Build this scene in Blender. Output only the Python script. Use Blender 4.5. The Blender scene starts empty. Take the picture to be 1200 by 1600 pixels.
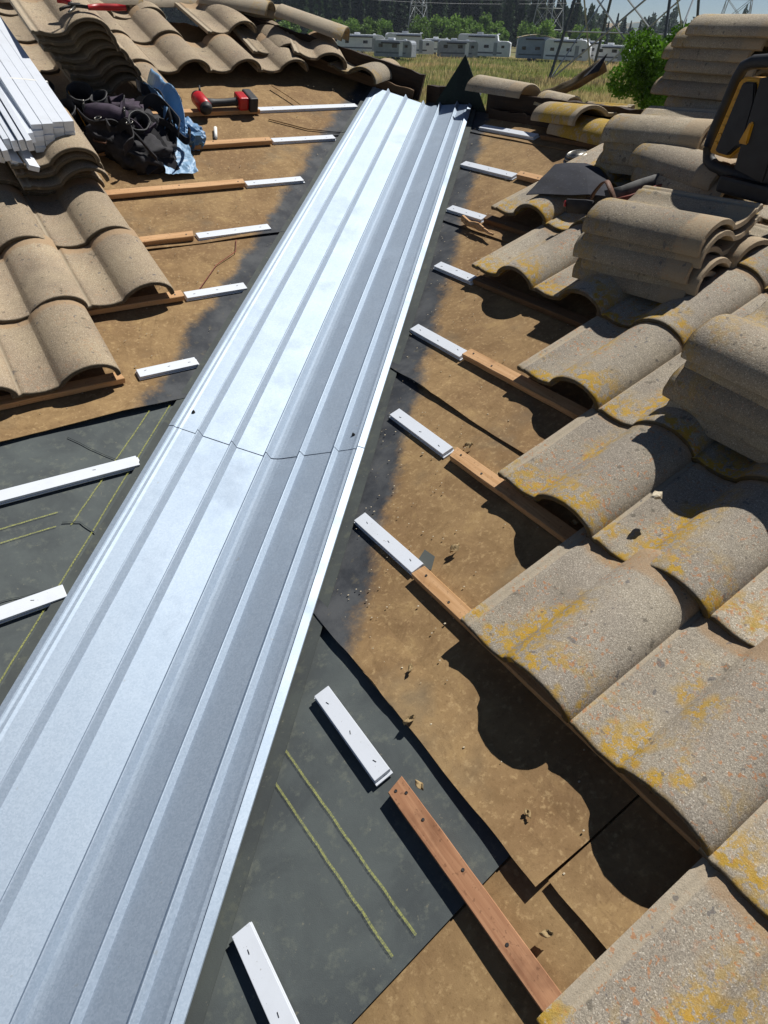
import bpy, bmesh, math, random
from mathutils import Vector, Matrix, Quaternion, noise as mnoise
import numpy as np
random.seed(7); R0=random.Random(11); NPR=np.random.default_rng(5)
SC=bpy.context.scene; COL=SC.collection
# ------------------------------------------------------------------ camera
CF=Vector((0.46234462,0.66731975,-0.5838851)); CR=Vector((0.8317891,-0.55453436,0.02487046)); CU=Vector((0.3071878,0.49716798,0.81145527))
CP=Vector((0.48347,-0.48347,1.53728)); FPX=1057.0
cd=bpy.data.cameras.new('camera'); cam=bpy.data.objects.new('camera',cd); COL.objects.link(cam)
cam.matrix_world=Matrix(((CR.x,CU.x,-CF.x,CP.x),(CR.y,CU.y,-CF.y,CP.y),(CR.z,CU.z,-CF.z,CP.z),(0,0,0,1)))
cd.sensor_fit='VERTICAL'; cd.sensor_height=36; cd.sensor_width=27; cd.lens=36*FPX/1600; cd.clip_start=.02; cd.clip_end=20000
SC.camera=cam
# ------------------------------------------------------------------ world, sun, exposure
SUN_AZ=math.radians(7); SUN_EL=math.radians(58)
w=bpy.data.worlds.new('World'); SC.world=w; w.use_nodes=True
nt=w.node_tree; bg=nt.nodes['Background']
sky=nt.nodes.new('ShaderNodeTexSky'); sky.sky_type='NISHITA'; sky.sun_disc=False
sky.sun_elevation=SUN_EL; sky.sun_rotation=math.pi/2-SUN_AZ; sky.air_density=.55; sky.dust_density=0; sky.ozone_density=2.0
nt.links.new(sky.outputs[0],bg.inputs[0]); bg.inputs[1].default_value=.05
sl=bpy.data.lights.new('sun','SUN'); sl.energy=5.0; sl.angle=math.radians(.5); sl.color=(1,.97,.92)
so=bpy.data.objects.new('sun',sl); COL.objects.link(so)
sd=Vector((math.cos(SUN_EL)*math.cos(SUN_AZ),math.cos(SUN_EL)*math.sin(SUN_AZ),math.sin(SUN_EL)))
so.rotation_euler=sd.to_track_quat('Z','Y').to_euler(); so.location=sd*50
SC.view_settings.view_transform='Standard'; SC.view_settings.look='None'; SC.view_settings.gamma=1; SC.view_settings.exposure=.2
# ------------------------------------------------------------------ roof geometry
K=0.344; NK=math.sqrt(1+K*K)
D1=3.38; D2=4.45; GZ=-3.2
# frames: right (looking upslope), upslope, normal
FR=(Vector((0,-1,0)),Vector((1,0,K))/NK,Vector((-K,0,1))/NK)
FL=(Vector((1,0,0)),Vector((0,1,K))/NK,Vector((0,-K,1))/NK)
def onR(x,y,off=0): return Vector((x,y,K*x))+FR[2]*off
def onL(x,y,off=0): return Vector((x,y,K*y))+FL[2]*off
def frame_m(o,X,Y,Z): return Matrix(((X.x,Y.x,Z.x,o.x),(X.y,Y.y,Z.y,o.y),(X.z,Y.z,Z.z,o.z),(0,0,0,1)))
def far(px,dist):                                   # a point on the field in the compass direction of the view column
    u=CF*FPX+CR*(px-600)+CU*740; u.z=0; u.normalize(); return Vector((CP.x+u.x*dist,CP.y+u.y*dist,GZ))
# ------------------------------------------------------------------ helpers
def S(h):
    c=[int(h[i:i+2],16)/255 for i in (0,2,4)]
    return tuple((v/12.92 if v<=.04045 else ((v+.055)/1.055)**2.4) for v in c)+(1,)
class M:
    def __init__(s,name,rough=.8,metal=0,spec=None):
        s.m=bpy.data.materials.new(name); s.m.use_nodes=True; s.t=s.m.node_tree
        s.b=s.t.nodes['Principled BSDF']; s.b.inputs['Roughness'].default_value=rough; s.b.inputs['Metallic'].default_value=metal
        if spec is not None: s.b.inputs['Specular IOR Level'].default_value=spec
    def put(s,sock,v):
        if isinstance(v,bpy.types.NodeSocket): s.t.links.new(v,sock)
        elif v is not None: sock.default_value=v
    def tc(s,k='Object'): return s.t.nodes.new('ShaderNodeTexCoord').outputs[k]
    def geo(s): return s.t.nodes.new('ShaderNodeNewGeometry').outputs['Position']
    def rnd(s): return s.t.nodes.new('ShaderNodeObjectInfo').outputs['Random']
    def noise(s,vec,scale,detail=3,rough=.55,dist=0):
        n=s.t.nodes.new('ShaderNodeTexNoise'); s.put(n.inputs['Vector'],vec); n.inputs['Scale'].default_value=scale
        n.inputs['Detail'].default_value=detail; n.inputs['Roughness'].default_value=rough; n.inputs['Distortion'].default_value=dist; return n.outputs['Fac']
    def vor(s,vec,scale,feat='F1',out='Distance'):
        n=s.t.nodes.new('ShaderNodeTexVoronoi'); n.feature=feat; s.put(n.inputs['Vector'],vec); n.inputs['Scale'].default_value=scale; return n.outputs[out]
    def map(s,vec,scale=(1,1,1),loc=(0,0,0),rot=(0,0,0)):
        n=s.t.nodes.new('ShaderNodeMapping'); s.put(n.inputs[0],vec); n.inputs['Location'].default_value=loc; n.inputs['Rotation'].default_value=rot; n.inputs['Scale'].default_value=scale; return n.outputs[0]
    def vadd(s,a,b,op='ADD'):
        n=s.t.nodes.new('ShaderNodeVectorMath'); n.operation=op; s.put(n.inputs[0],a); s.put(n.inputs[1],b); return n.outputs[0]
    def sep(s,v):
        n=s.t.nodes.new('ShaderNodeSeparateXYZ'); s.put(n.inputs[0],v); return n.outputs
    def math(s,op,a,b=None,c=None,clamp=False):
        n=s.t.nodes.new('ShaderNodeMath'); n.operation=op; n.use_clamp=clamp
        for i,v in enumerate((a,b,c)):
            if v is not None: s.put(n.inputs[i],v)
        return n.outputs[0]
    def smooth(s,v,a,b,lo=0,hi=1):
        n=s.t.nodes.new('ShaderNodeMapRange'); n.interpolation_type='SMOOTHSTEP'; s.put(n.inputs[0],v)
        for i,x in zip((1,2,3,4),(a,b,lo,hi)): n.inputs[i].default_value=x
        return n.outputs[0]
    def ramp(s,f,stops):
        n=s.t.nodes.new('ShaderNodeValToRGB'); s.put(n.inputs[0],f); e=n.color_ramp.elements
        while len(e)<len(stops): e.new(.5)
        for i,(p,c) in enumerate(stops): e[i].position=p; e[i].color=c
        return n.outputs[0]
    def mix(s,f,a,b,mode='MIX'):
        n=s.t.nodes.new('ShaderNodeMix'); n.data_type='RGBA'; n.blend_type=mode; s.put(n.inputs[0],f); s.put(n.inputs[6],a); s.put(n.inputs[7],b); return n.outputs[2]
    def bump(s,h,strength,dist=.002,prev=None):
        n=s.t.nodes.new('ShaderNodeBump'); n.inputs['Strength'].default_value=strength; n.inputs['Distance'].default_value=dist
        s.put(n.inputs['Height'],h)
        if prev is not None: s.put(n.inputs['Normal'],prev)
        return n.outputs[0]
    def thin(s,col,f):
        tr=s.t.nodes.new('ShaderNodeBsdfTranslucent'); s.put(tr.inputs[0],col); mx=s.t.nodes.new('ShaderNodeMixShader'); mx.inputs[0].default_value=f
        s.t.links.new(s.b.outputs[0],mx.inputs[1]); s.t.links.new(tr.outputs[0],mx.inputs[2]); s.t.links.new(mx.outputs[0],s.t.nodes['Material Output'].inputs[0])
    def fin(s,col=None,rough=None,nrm=None):
        s.put(s.b.inputs['Base Color'],col); s.put(s.b.inputs['Roughness'],rough); s.put(s.b.inputs['Normal'],nrm); return s.m
def G(v): return (v,v,v,1)
# ---- materials
def tile_mat(name,c1,c2,lich,orange,tan='a08566'):
    m=M(name,.93,spec=.25); o=m.tc(); rn=m.rnd()
    comb=m.t.nodes.new('ShaderNodeCombineXYZ'); m.put(comb.inputs[0],m.math('MULTIPLY',rn,7.3)); m.put(comb.inputs[1],m.math('MULTIPLY',rn,-5.1)); m.put(comb.inputs[2],m.math('MULTIPLY',rn,3.7))
    v=m.vadd(o,comb.outputs[0]); x,y,z=m.sep(o)
    big=m.noise(v,5,4,.6); grain=m.vor(v,600,'F1','Color'); g=m.sep(grain)[0]; fine=m.noise(v,260,2,.6)
    col=m.mix(m.smooth(big,.3,.72),S(c1),S(c2))
    col=m.mix(.55,col,m.ramp(g,[(0,G(.36)),(.45,G(.88)),(.8,G(1.12)),(1,G(1.6))]),'MULTIPLY')
    col=m.mix(m.smooth(g,.94,.99,0,.4),col,S('d8d2c4'))
    col=m.mix(m.smooth(m.noise(v,3.1,3,.6),.5,.75,0,.4),col,S('5e564a'))
    hv=m.t.nodes.new('ShaderNodeHueSaturation'); m.put(hv.inputs['Color'],col); m.put(hv.inputs['Value'],m.math('ADD',m.math('MULTIPLY',rn,.28),.86)); col=hv.outputs[0]
    col=m.mix(m.smooth(m.noise(v,38,2,.5),.66,.74,0,.55),col,S('4a463e'))
    # worn, paler head lap and flange
    n1=m.noise(v,28,3,.6)
    hd=m.smooth(m.math('ADD',y,m.math('MULTIPLY',m.math('SUBTRACT',n1,.5),.03)),.318,.336)
    col=m.mix(m.math('MULTIPLY',hd,.7),col,S(tan))
    fl=m.smooth(m.math('ADD',x,m.math('MULTIPLY',m.math('SUBTRACT',n1,.5),.006)),.026,.030,1,0)
    col=m.mix(m.math('MULTIPLY',fl,.75),col,m.mix(m.noise(v,20,3),S('a19582'),S('b3a690')))
    if lich>0:
        patch=m.smooth(m.noise(v,8,2,.5),.40,.52)
        spk=m.smooth(m.noise(v,55,5,.75),.455,.52)
        band=m.math('MULTIPLY',m.smooth(x,.07,.125),m.smooth(x,.15,.215,1,0))
        butt=m.smooth(y,.015,.14,1,0)
        msk=m.math('MAXIMUM',m.math('MULTIPLY',m.math('MULTIPLY',band,patch),m.smooth(y,.16,.36,1,.1)),m.math('MULTIPLY',butt,m.smooth(m.noise(v,14,2),.42,.56)))
        msk=m.math('MULTIPLY',m.math('MULTIPLY',msk,spk),lich*.85,clamp=True)
        col=m.mix(msk,col,m.mix(m.noise(v,60,2),S('94801f'),S('c8951a')))
        eg=m.smooth(y,.003,.012,1,0); col=m.mix(m.math('MULTIPLY',eg,m.smooth(m.noise(v,11,3),.42,.62,0,.55)),col,S('8a6a1a'))
    if orange>0:
        sp=m.math('MULTIPLY',m.smooth(m.noise(v,95,3,.6),.585,.63),m.smooth(m.noise(v,6,2),.42,.6))
        col=m.mix(m.math('MULTIPLY',sp,orange*.75),col,S('b0713c'))
        gs=m.smooth(m.noise(v,44,2,.5),.69,.72,0,.6); col=m.mix(gs,col,S('56565a'))
    edge=m.smooth(y,.001,.0045,1,0); col=m.mix(m.math('MULTIPLY',edge,.8),col,m.mix(m.noise(v,60,3),S('2c2820'),S('4a4234')))
    h=m.math('ADD',m.math('MULTIPLY',g,.6),fine)
    nb=m.bump(h,.55,.0016); nb=m.bump(m.noise(v,40,4,.65),.35,.004,nb)
    return m.fin(col,None,nb)
MT_R=tile_mat('lichened_grey_concrete','968d80','a69c8a',1,.8)
MT_R2=tile_mat('grey_concrete','958a7a','a89c86',.45,.3,'a8957a')
MT_L=tile_mat('sand_brown_concrete','968672','a6967d',0,.25)
def deck_mat():
    m=M('aged_brown_felt',.9,spec=.25); p=m.geo(); x,y,z=m.sep(p)
    a=m.noise(p,2.2,5,.6,.3); b=m.noise(p,13,5,.65,.5); c=m.noise(p,70,4,.7); f=m.noise(p,420,2,.6)
    col=m.mix(m.smooth(a,.3,.7),S('7d6345'),S('957b56'))
    col=m.mix(m.smooth(b,.42,.68,0,.38),col,S('634b2e'))
    col=m.mix(m.smooth(b,.3,.46,.4,0),col,S('a58a5e'))
    col=m.mix(m.smooth(c,.52,.70,0,.5),col,S('b59a70')); col=m.mix(m.smooth(m.noise(p,150,4,.75),.54,.68,0,.35),col,S('5d4529'))
    col=m.mix(m.smooth(c,.28,.42,.3,0),col,S('523e26'))
    st=m.noise(p,4.2,6,.6,1.2); col=m.mix(m.smooth(m.math('ABSOLUTE',m.math('SUBTRACT',st,.5)),0,.022,.16,0),col,S('4a3320'))
    col=m.mix(m.smooth(m.noise(p,3.3,4,.6),.56,.75,0,.45),col,S('5c5a50'))
    t=m.math('ABSOLUTE',m.math('MULTIPLY',m.math('SUBTRACT',x,y),.70711))
    tn=m.math('ADD',t,m.math('ADD',m.math('MULTIPLY',m.math('SUBTRACT',m.noise(p,7,4,.6),.5),.11),m.math('MULTIPLY',m.math('SUBTRACT',m.noise(p,60,3,.7),.5),.05)))
    blk=m.smooth(tn,.395,.452,1,0)
    dk=m.mix(m.smooth(m.noise(p,9,5,.65),.35,.7),S('303338'),S('4c4e50'))
    dk=m.mix(m.smooth(m.noise(p,34,5,.7),.56,.72,0,.5),dk,S('66604f'))
    col=m.mix(blk,col,dk)
    col=m.mix(m.smooth(f,.3,.8,0,.35),col,G(.02),'MULTIPLY') if False else col
    fb=m.math('ADD',m.math('MULTIPLY',f,.5),c)
    return m.fin(col,m.mix(blk,G(.9),G(.75)),m.bump(fb,.35,.0016))
MD=deck_mat()
def felt_mat(name,c1,c2,c3,rough=.85):
    m=M(name,rough,spec=.35); p=m.geo()
    a=m.noise(m.map(p,(1,1,1)),6,5,.65,.4); b=m.noise(p,30,5,.7); f=m.noise(p,500,2,.6)
    col=m.mix(m.smooth(a,.32,.68),S(c1),S(c2)); col=m.mix(m.smooth(b,.52,.7,0,.55),col,S(c3))
    col=m.mix(m.smooth(m.noise(p,95,3,.6),.68,.72,0,.35),col,S('8b8672'))
    return m.fin(col,None,m.bump(m.math('ADD',f,b),.3,.0012))
MF_D=felt_mat('dark_felt','454a4b','545a59','6a6e64')
MF_G=felt_mat('olive_felt','3f4343','4a4f4c','5a5d52')
MF_F=felt_mat('black_felt_flap','14201d','1d2b26','26322b')
MF_K=felt_mat('black_felt_offcut','24252b','30323a','3a3c44',.9)
def wood_mat(name,c1,c2,c3,axis):
    m=M(name,.72,spec=.3); o=m.tc(); rn=m.rnd(); comb=m.t.nodes.new('ShaderNodeCombineXYZ')
    for i in range(3): m.put(comb.inputs[i],m.math('MULTIPLY',rn,5+i*3))
    v=m.vadd(o,comb.outputs[0]); sc=(3,60,60) if axis==0 else (60,3,60)
    g=m.noise(m.map(v,sc),1,5,.6,1.2); b=m.noise(v,9,4,.6)
    col=m.mix(m.smooth(g,.35,.68),S(c1),S(c2)); col=m.mix(m.smooth(b,.55,.72,0,.55),col,S(c3))
    col=m.mix(m.smooth(m.noise(v,120,2),.62,.72,0,.4),col,S('4a2f1c'))
    return m.fin(col,None,m.bump(g,.35,.002))
MW_O=wood_mat('orange_pine','c49c72','ad8459','86603f',0)
MW_B=wood_mat('redwood_batten','ab7f5e','966a4c','69452f',0)
MW_K=wood_mat('weathered_dark_board','3a2a1c','261c14','15110d',0)
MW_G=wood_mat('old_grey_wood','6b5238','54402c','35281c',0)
def plain(name,c,rough=.5,metal=0,nz=0,c2=None,sc=20,spec=None,bs=.3,bd=.001,nsc=200):
    m=M(name,rough,metal,spec); o=m.tc(); col=S(c)
    if c2: col=m.mix(m.smooth(m.noise(o,sc,4,.6),.35,.68),S(c),S(c2))
    nb=m.bump(m.noise(o,nsc,3,.6),bs,bd) if nz else None
    return m.fin(col,None,nb)
def pvc():
    m=M('white_composite',.42,spec=.5); o=m.tc(); rn=m.rnd()
    v=m.vadd(o,m.math('MULTIPLY',rn,9.0)); sc=m.noise(m.map(v,(9,160,60)),1,4,.6)
    col=m.mix(m.smooth(m.noise(v,16,4,.6),.45,.8,0,.45),S('d3d8df'),S('c3c7cb')); col=m.mix(m.smooth(m.noise(v,150,2,.6),.70,.74,0,.5),col,S('8a8478'))
    col=m.mix(m.smooth(sc,.62,.75,0,.18),col,S('9a9a98'))
    return m.fin(col,None,m.bump(m.noise(v,140,3,.6),.08,.0006))
MP=pvc()
MPD=plain('grey_composite_slot','7f878c',.6)
def metal():
    m=M('galvalume_sheet',.44,.58); p=m.geo(); v=m.tc()
    sp=m.noise(p,520,2,.7); sp2=m.vor(p,300,'F1','Color'); bigs=m.noise(p,7,5,.6)
    gr=m.sep(sp2)[0]
    col=m.mix(gr,S('9ba9b8'),S('a9b6c4')); col=m.mix(m.smooth(bigs,.35,.75,0,.18),col,S('93a5b8'))
    # faint scuffs along the sheet
    rot=m.map(p,(1,1,1),(0,0,0),(0,0,-math.pi/4)); sc=m.noise(m.map(rot,(3,220,30)),1,5,.65)
    col=m.mix(m.smooth(sc,.62,.74,0,.25),col,S('c6d2de'))
    col=m.mix(m.smooth(m.noise(p,42,3,.6),.70,.76,0,.3),col,S('8d8a80'))
    r=m.math('ADD',m.math('MULTIPLY',gr,.03),m.math('MULTIPLY',bigs,.12)); r=m.math('ADD',r,.54); r=m.math('ADD',r,m.smooth(m.noise(p,3.2,5,.7),.5,.75,0,.12))
    nb=m.bump(sp,.11,.0007); nb=m.bump(m.noise(m.map(rot,(1.2,9,5)),1,3,.5),.16,.004,nb)
    return m.fin(col,r,nb)
MM=metal()
M_STEEL=plain('dull_steel','8e8e8a',.4,1,1,'5f5a52',200)
M_DKST=plain('dark_nail','3a3836',.5,.8)
M_CLOTH=plain('black_nylon','121115',.8,0,1,'211f25',30,bs=.6,bd=.002,nsc=400)
M_PURP=plain('faded_purple_nylon','3f3243',.85,0,1,'2c2430',25,bs=.6,bd=.002,nsc=400)
M_LEATH=plain('worn_tan_leather','6a4732',.7,0,1,'3f2b20',25,bs=.5,bd=.002,nsc=150)
M_REDC=plain('faded_red_cloth','8c4638',.8,0,1,'5f3a33',18)
M_GREYN=plain('grey_strap','5c5b59',.7,0,1,'3b3b3a',22)
M_YEL=plain('yellow_plastic','d39a14',.45,0,1,'b88210',14)
M_RED=plain('red_plastic','b5181c',.38,0,1,'9c1418',20)
M_BLK=plain('black_rubber','18191b',.6,0,1,'242527',20)
M_WRAP=plain('pale_blue_film','6487a8',.5,.0,1,'5c86ad',16,bs=.7,bd=.006,nsc=45)
M_FOIL=plain('silver_blue_foil','88a8c3',.5,.0,1,'7496b4',20,bs=.5,bd=.003,nsc=38)
M_CHALKW=plain('marker_white','e4e2da',.5)
M_STUCCO=plain('stucco','a8987e',.9,0,1,'9a8b72',3)
M_TRIMW=plain('fascia_paint','8c8070',.6)
def chalk_m():
    m=M('yellow_green_chalk',.95); p=m.geo(); m.fin(m.mix(m.noise(p,90,3),S('bcbe62'),S('a2a455')))
    tr=m.t.nodes.new('ShaderNodeBsdfTransparent'); mx=m.t.nodes.new('ShaderNodeMixShader'); out=m.t.nodes['Material Output']
    m.put(mx.inputs[0],m.smooth(m.noise(p,320,3,.6),.35,.65,.15,.62)); m.t.links.new(tr.outputs[0],mx.inputs[1]); m.t.links.new(m.b.outputs[0],mx.inputs[2]); m.t.links.new(mx.outputs[0],out.inputs[0]); return m.m
M_CHALK=chalk_m()
M_PATCH=plain('grey_felt_patch','4c504d',.9)
# ------------------------------------------------------------------ object helpers
def obj(name,bm_or_me,mat,parent=None,smooth=False,mw=None):
    if isinstance(bm_or_me,bmesh.types.BMesh):
        me=bpy.data.meshes.new(name); bm_or_me.normal_update(); bm_or_me.to_mesh(me); bm_or_me.free()
    else: me=bm_or_me
    if mat and not me.materials:
        for x in (mat if isinstance(mat,(list,tuple)) else [mat]): me.materials.append(x)
    if smooth: me.shade_smooth()
    o=bpy.data.objects.new(name,me); COL.objects.link(o)
    if mw is not None: o.matrix_world=mw
    if parent: o.parent=parent
    return o
def tag(o,label,cat,group=None,kind=None):
    if label: o['label']=label
    if cat: o['category']=cat
    if group: o['group']=group
    if kind: o['kind']=kind
    return o
def thing(name,label,cat,mw=None,group=None):
    o=bpy.data.objects.new(name,None); COL.objects.link(o); o.empty_display_size=.1
    if mw is not None: o.matrix_world=mw
    return tag(o,label,cat,group)
def box(bm,c,s,M4=None,bev=0):
    vs=bmesh.ops.create_cube(bm,size=1,matrix=(M4 or Matrix())@Matrix.Translation(c)@Matrix.Diagonal((s[0],s[1],s[2],1)))['verts']
    if bev>0:
        es=list({e for v in vs for e in v.link_edges}); bmesh.ops.bevel(bm,geom=es,offset=bev,segments=2,affect='EDGES',profile=.6)
    return vs
def cyl(bm,a,b,r1,r2=None,seg=12,cap=True):
    a=Vector(a); b=Vector(b); d=b-a; q=d.to_track_quat('Z','Y').to_matrix().to_4x4()
    bmesh.ops.create_cone(bm,cap_ends=cap,segments=seg,radius1=r1,radius2=r1 if r2 is None else r2,depth=d.length,matrix=Matrix.Translation((a+b)/2)@q)
def tube(bm,pts,r,seg=8,closed=False):
    pts=[Vector(p) for p in pts]; n=len(pts); rings=[]; rr=r if isinstance(r,(list,tuple)) else [r]*n
    up=Vector((0,0,1))
    for i,p in enumerate(pts):
        d=(pts[(i+1)%n]-pts[i-1]) if closed else (pts[min(i+1,n-1)]-pts[max(i-1,0)])
        d.normalize(); s=d.cross(up)
        if s.length<.05: s=d.cross(Vector((0,1,0)))
        s.normalize(); t=s.cross(d)
        rings.append([bm.verts.new(p+(s*math.cos(a)+t*math.sin(a))*rr[i]) for a in [2*math.pi*k/seg for k in range(seg)]])
    for i in range(n if closed else n-1):
        A=rings[i]; B=rings[(i+1)%n]
        for k in range(seg): bm.faces.new((A[k],A[(k+1)%seg],B[(k+1)%seg],B[k]))
    if not closed: bm.faces.new(rings[0]); bm.faces.new(rings[-1][::-1])
def ribbon(bm,pts,wd,th,normal):                    # a flat strap through points, wd along normal-cross, thickness th
    pts=[Vector(p) for p in pts]; n=len(pts); R=[]
    for i,p in enumerate(pts):
        d=(pts[min(i+1,n-1)]-pts[max(i-1,0)]).normalized(); nn=normal[i] if isinstance(normal,list) else normal
        s=Vector(nn).normalized(); t=d.cross(s).normalized()
        R.append([bm.verts.new(p+s*wd*a+t*th*b) for a,b in ((-.5,-.5),(.5,-.5),(.5,.5),(-.5,.5))])
    for i in range(n-1):
        for k in range(4): bm.faces.new((R[i][k],R[i][(k+1)%4],R[i+1][(k+1)%4],R[i+1][k]))
    bm.faces.new(R[0][::-1]); bm.faces.new(R[-1])
def grid_mesh(name,fn,nu,nv):
    vs=[fn(i/nu,j/nv) for j in range(nv+1) for i in range(nu+1)]
    fs=[(j*(nu+1)+i,j*(nu+1)+i+1,(j+1)*(nu+1)+i+1,(j+1)*(nu+1)+i) for j in range(nv) for i in range(nu)]
    me=bpy.data.meshes.new(name); me.from_pydata([tuple(v) for v in vs],[],fs); me.update(); return me
ORD=['first','second','third','fourth','fifth','sixth','seventh','eighth','ninth','tenth','eleventh','twelfth']
# ------------------------------------------------------------------ the ground and the house
def gplane():
    bm=bmesh.new(); v=[bm.verts.new(p) for p in ((-6000,-6000,GZ),(6000,-6000,GZ),(6000,6000,GZ),(-6000,6000,GZ))]; bm.faces.new(v)
    m=M('dry_meadow_soil',.95); p=m.geo()
    col=m.mix(m.smooth(m.noise(p,.05,5,.6),.35,.65),S('5f6336'),S('8d7a4c')); col=m.mix(m.smooth(m.noise(p,.9,5,.7),.4,.7,0,.6),col,S('4b5a2b'))
    return tag(obj('ground',bm,m.fin(col)),None,None,kind='structure')
gplane()
house=thing('house','tiled house with its valley stripped back to brown felt','house',Matrix.Translation((0,0,0)))
def slab(name,pts,mat,th=.03):                      # roof sheathing: polygon on a slope with thickness below
    bm=bmesh.new(); top=[bm.verts.new(p) for p in pts]; bot=[bm.verts.new(Vector(p)-Vector((0,0,th))) for p in pts]
    bm.faces.new(top); bm.faces.new(bot[::-1])
    n=len(pts)
    for i in range(n): bm.faces.new((top[i],bot[i],bot[(i+1)%n],top[(i+1)%n]))
    bmesh.ops.recalc_face_normals(bm,faces=bm.faces[:])
    return obj(name,bm,mat,house)
def dz(f): return lambda x,y: Vector((x,y,f(x,y)-.012))
zL=dz(lambda x,y:K*y); zR=dz(lambda x,y:K*x); zE=dz(lambda x,y:K*(2*D1-x)); zN=dz(lambda x,y:K*(2*D2-y))
XE=2*D1+1.5; YN=2*D2+1.5; XH=2*D1-D2
slab('roof_deck',[zL(*q) for q in ((-6,-1.5),(-1.5,-1.5),(D1,D1),(XH,D2),(-6,D2))],MD)
slab('roof_deck',[zR(*q) for q in ((-1.5,-1.5),(-1.5,-6),(D1,-6),(D1,D1))],MD)
slab('roof_deck',[zE(*q) for q in ((D1,-6),(XE,-6),(XE,YN),(XH,D2),(D1,D1))],MT_L)
slab('roof_deck',[zN(*q) for q in ((-6,D2),(XH,D2),(XE,YN),(-6,YN))],MT_L)
bm=bmesh.new(); box(bm,((-1.1+XE-.4)/2,(-5.6+YN-.4)/2,(GZ-.56)/2-.01),(XE+.7,YN+5.2,-GZ-.58)); obj('wall',bm,M_STUCCO,house)
bm=bmesh.new(); box(bm,(-3.4,(-1.1+YN-.4)/2,(GZ-.56)/2-.01),(4.598,YN+.7,-GZ-.58)); obj('wall',bm,M_STUCCO,house)
# felt courses: each sheet laps over the one below with a slightly lifted, wavy lower edge
def felt_sheet(side,a0,a1,bfun,mat,lip=.009,seed=0,n=220,name='felt_sheet',wav=.006,base=.0015):
    lo,hi=bfun
    def fn(u,v):
        vv=[0,.004,.02,.06,.15,.5,1][int(round(v*6))]
        b=lo+(hi-lo)*u; a=a0+(a1-a0)*vv
        nz=mnoise.fractal(Vector((b*2.2,seed*7.7,0)),1,2,4); nz2=mnoise.noise(Vector((b*17,seed*3.1,4)))
        if vv==0: a+=wav*nz+.0015*nz2
        h=base+(lip*(1.0+.7*mnoise.noise(Vector((b*3.1,seed*5.3,1))))*max(0,1-vv/.15) if lip else 0)
        # the sheet stops on the valley centre line
        return (onR(a,min(b,a),h) if side=='R' else onL(min(b,a),a,h))
    me=grid_mesh(name,fn,n,6)
    if side=='R': me.flip_normals()
    me.materials.append(mat); o=bpy.data.objects.new(name,me); COL.objects.link(o); o.parent=house
    md=o.modifiers.new('t','SOLIDIFY'); md.thickness=.0022; md.offset=-1
    return o
# left slope
felt_sheet('L',-1.48,1.56,(-5.9,1.56),MF_D,0,1,base=-.004)
felt_sheet('L',1.535,2.34,(-5.9,2.34),MD,.012,2)
felt_sheet('L',2.31,3.08,(-5.9,3.08),MD,.008,3)
felt_sheet('L',3.05,3.36,(-5.9,3.36),MD,.005,4)
# right slope
felt_sheet('R',-1.48,1.06,(-.108,1.06),MF_D,0,5,base=-.004)
felt_sheet('R',-1.48,1.06,(-5.9,-.112),MD,0,6,base=-.0065)
felt_sheet('R',1.035,1.74,(-.180,1.74),MD,.012,7)
felt_sheet('R',1.055,1.74,(-5.9,-.184),MD,.010,17)
felt_sheet('R',1.71,2.49,(-5.9,2.49),MD,.010,8)
felt_sheet('R',2.46,3.18,(-5.9,3.18),MD,.007,9)
felt_sheet('R',3.15,D1-.005,(-5.9,D1-.01),MD,.005,10)
# olive felt strip laid down the valley under the metal
def st(s,t,off=0):
    x=(s+t)/math.sqrt(2); y=(s-t)/math.sqrt(2)
    return onR(x,y,off) if t>=0 else onL(x,y,off)
def valley_felt():
    W=.340
    def fn(u,v):
        t=-W+2*W*u; s=-1.9+6.62*v; t+=(.006*mnoise.noise(Vector((s*1.7,t*3,2))) if abs(t)>.3 else 0)
        return Vector(st(s,t,.0))+Vector((0,0,.0105))
    me=grid_mesh('valley_felt',fn,24,120); me.materials.append(MF_G); o=bpy.data.objects.new('valley_felt',me); COL.objects.link(o); o.parent=house
    md=o.modifiers.new('t','SOLIDIFY'); md.thickness=.002; md.offset=-1
valley_felt()
# chalk lines snapped on the felt
def chalk(side,a,b,wd=.0048,h=.0):
    on=onR if side=='R' else onL; bm=bmesh.new(); n=120; A=Vector((a[0],a[1])); B=Vector((b[0],b[1])); d=(B-A); pr=Vector((-d.y,d.x)).normalized(); L=None
    for i in range(n+1):
        c=A+d*(i/n)+pr*(.0012*mnoise.noise(Vector((i*.09,a[0]*9,0)))); ww=wd*(.95+.1*abs(mnoise.noise(Vector((i*.35,a[1]*7,3)))))*.5
        p=bm.verts.new(on(*(c+pr*ww),h)); q=bm.verts.new(on(*(c-pr*ww),h))
        if L: bm.faces.new((L[0],L[1],q,p))
        L=(p,q)
    bmesh.ops.recalc_face_normals(bm,faces=bm.faces[:]); obj('chalk_line',bm,M_CHALK,house)
for a,b in (((.818,.345),(.838,-.105)),((.770,.30),(.790,-.106)) ): chalk('R',a,b,.0046)
for a,b in (((.957,1.525),(.615,1.20)),((1.026,1.53),(.30,.80)),((.2,1.25),(.597,1.252)),((.2,1.208),(.58,1.21))): chalk('L',a,b,.0040)
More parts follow.
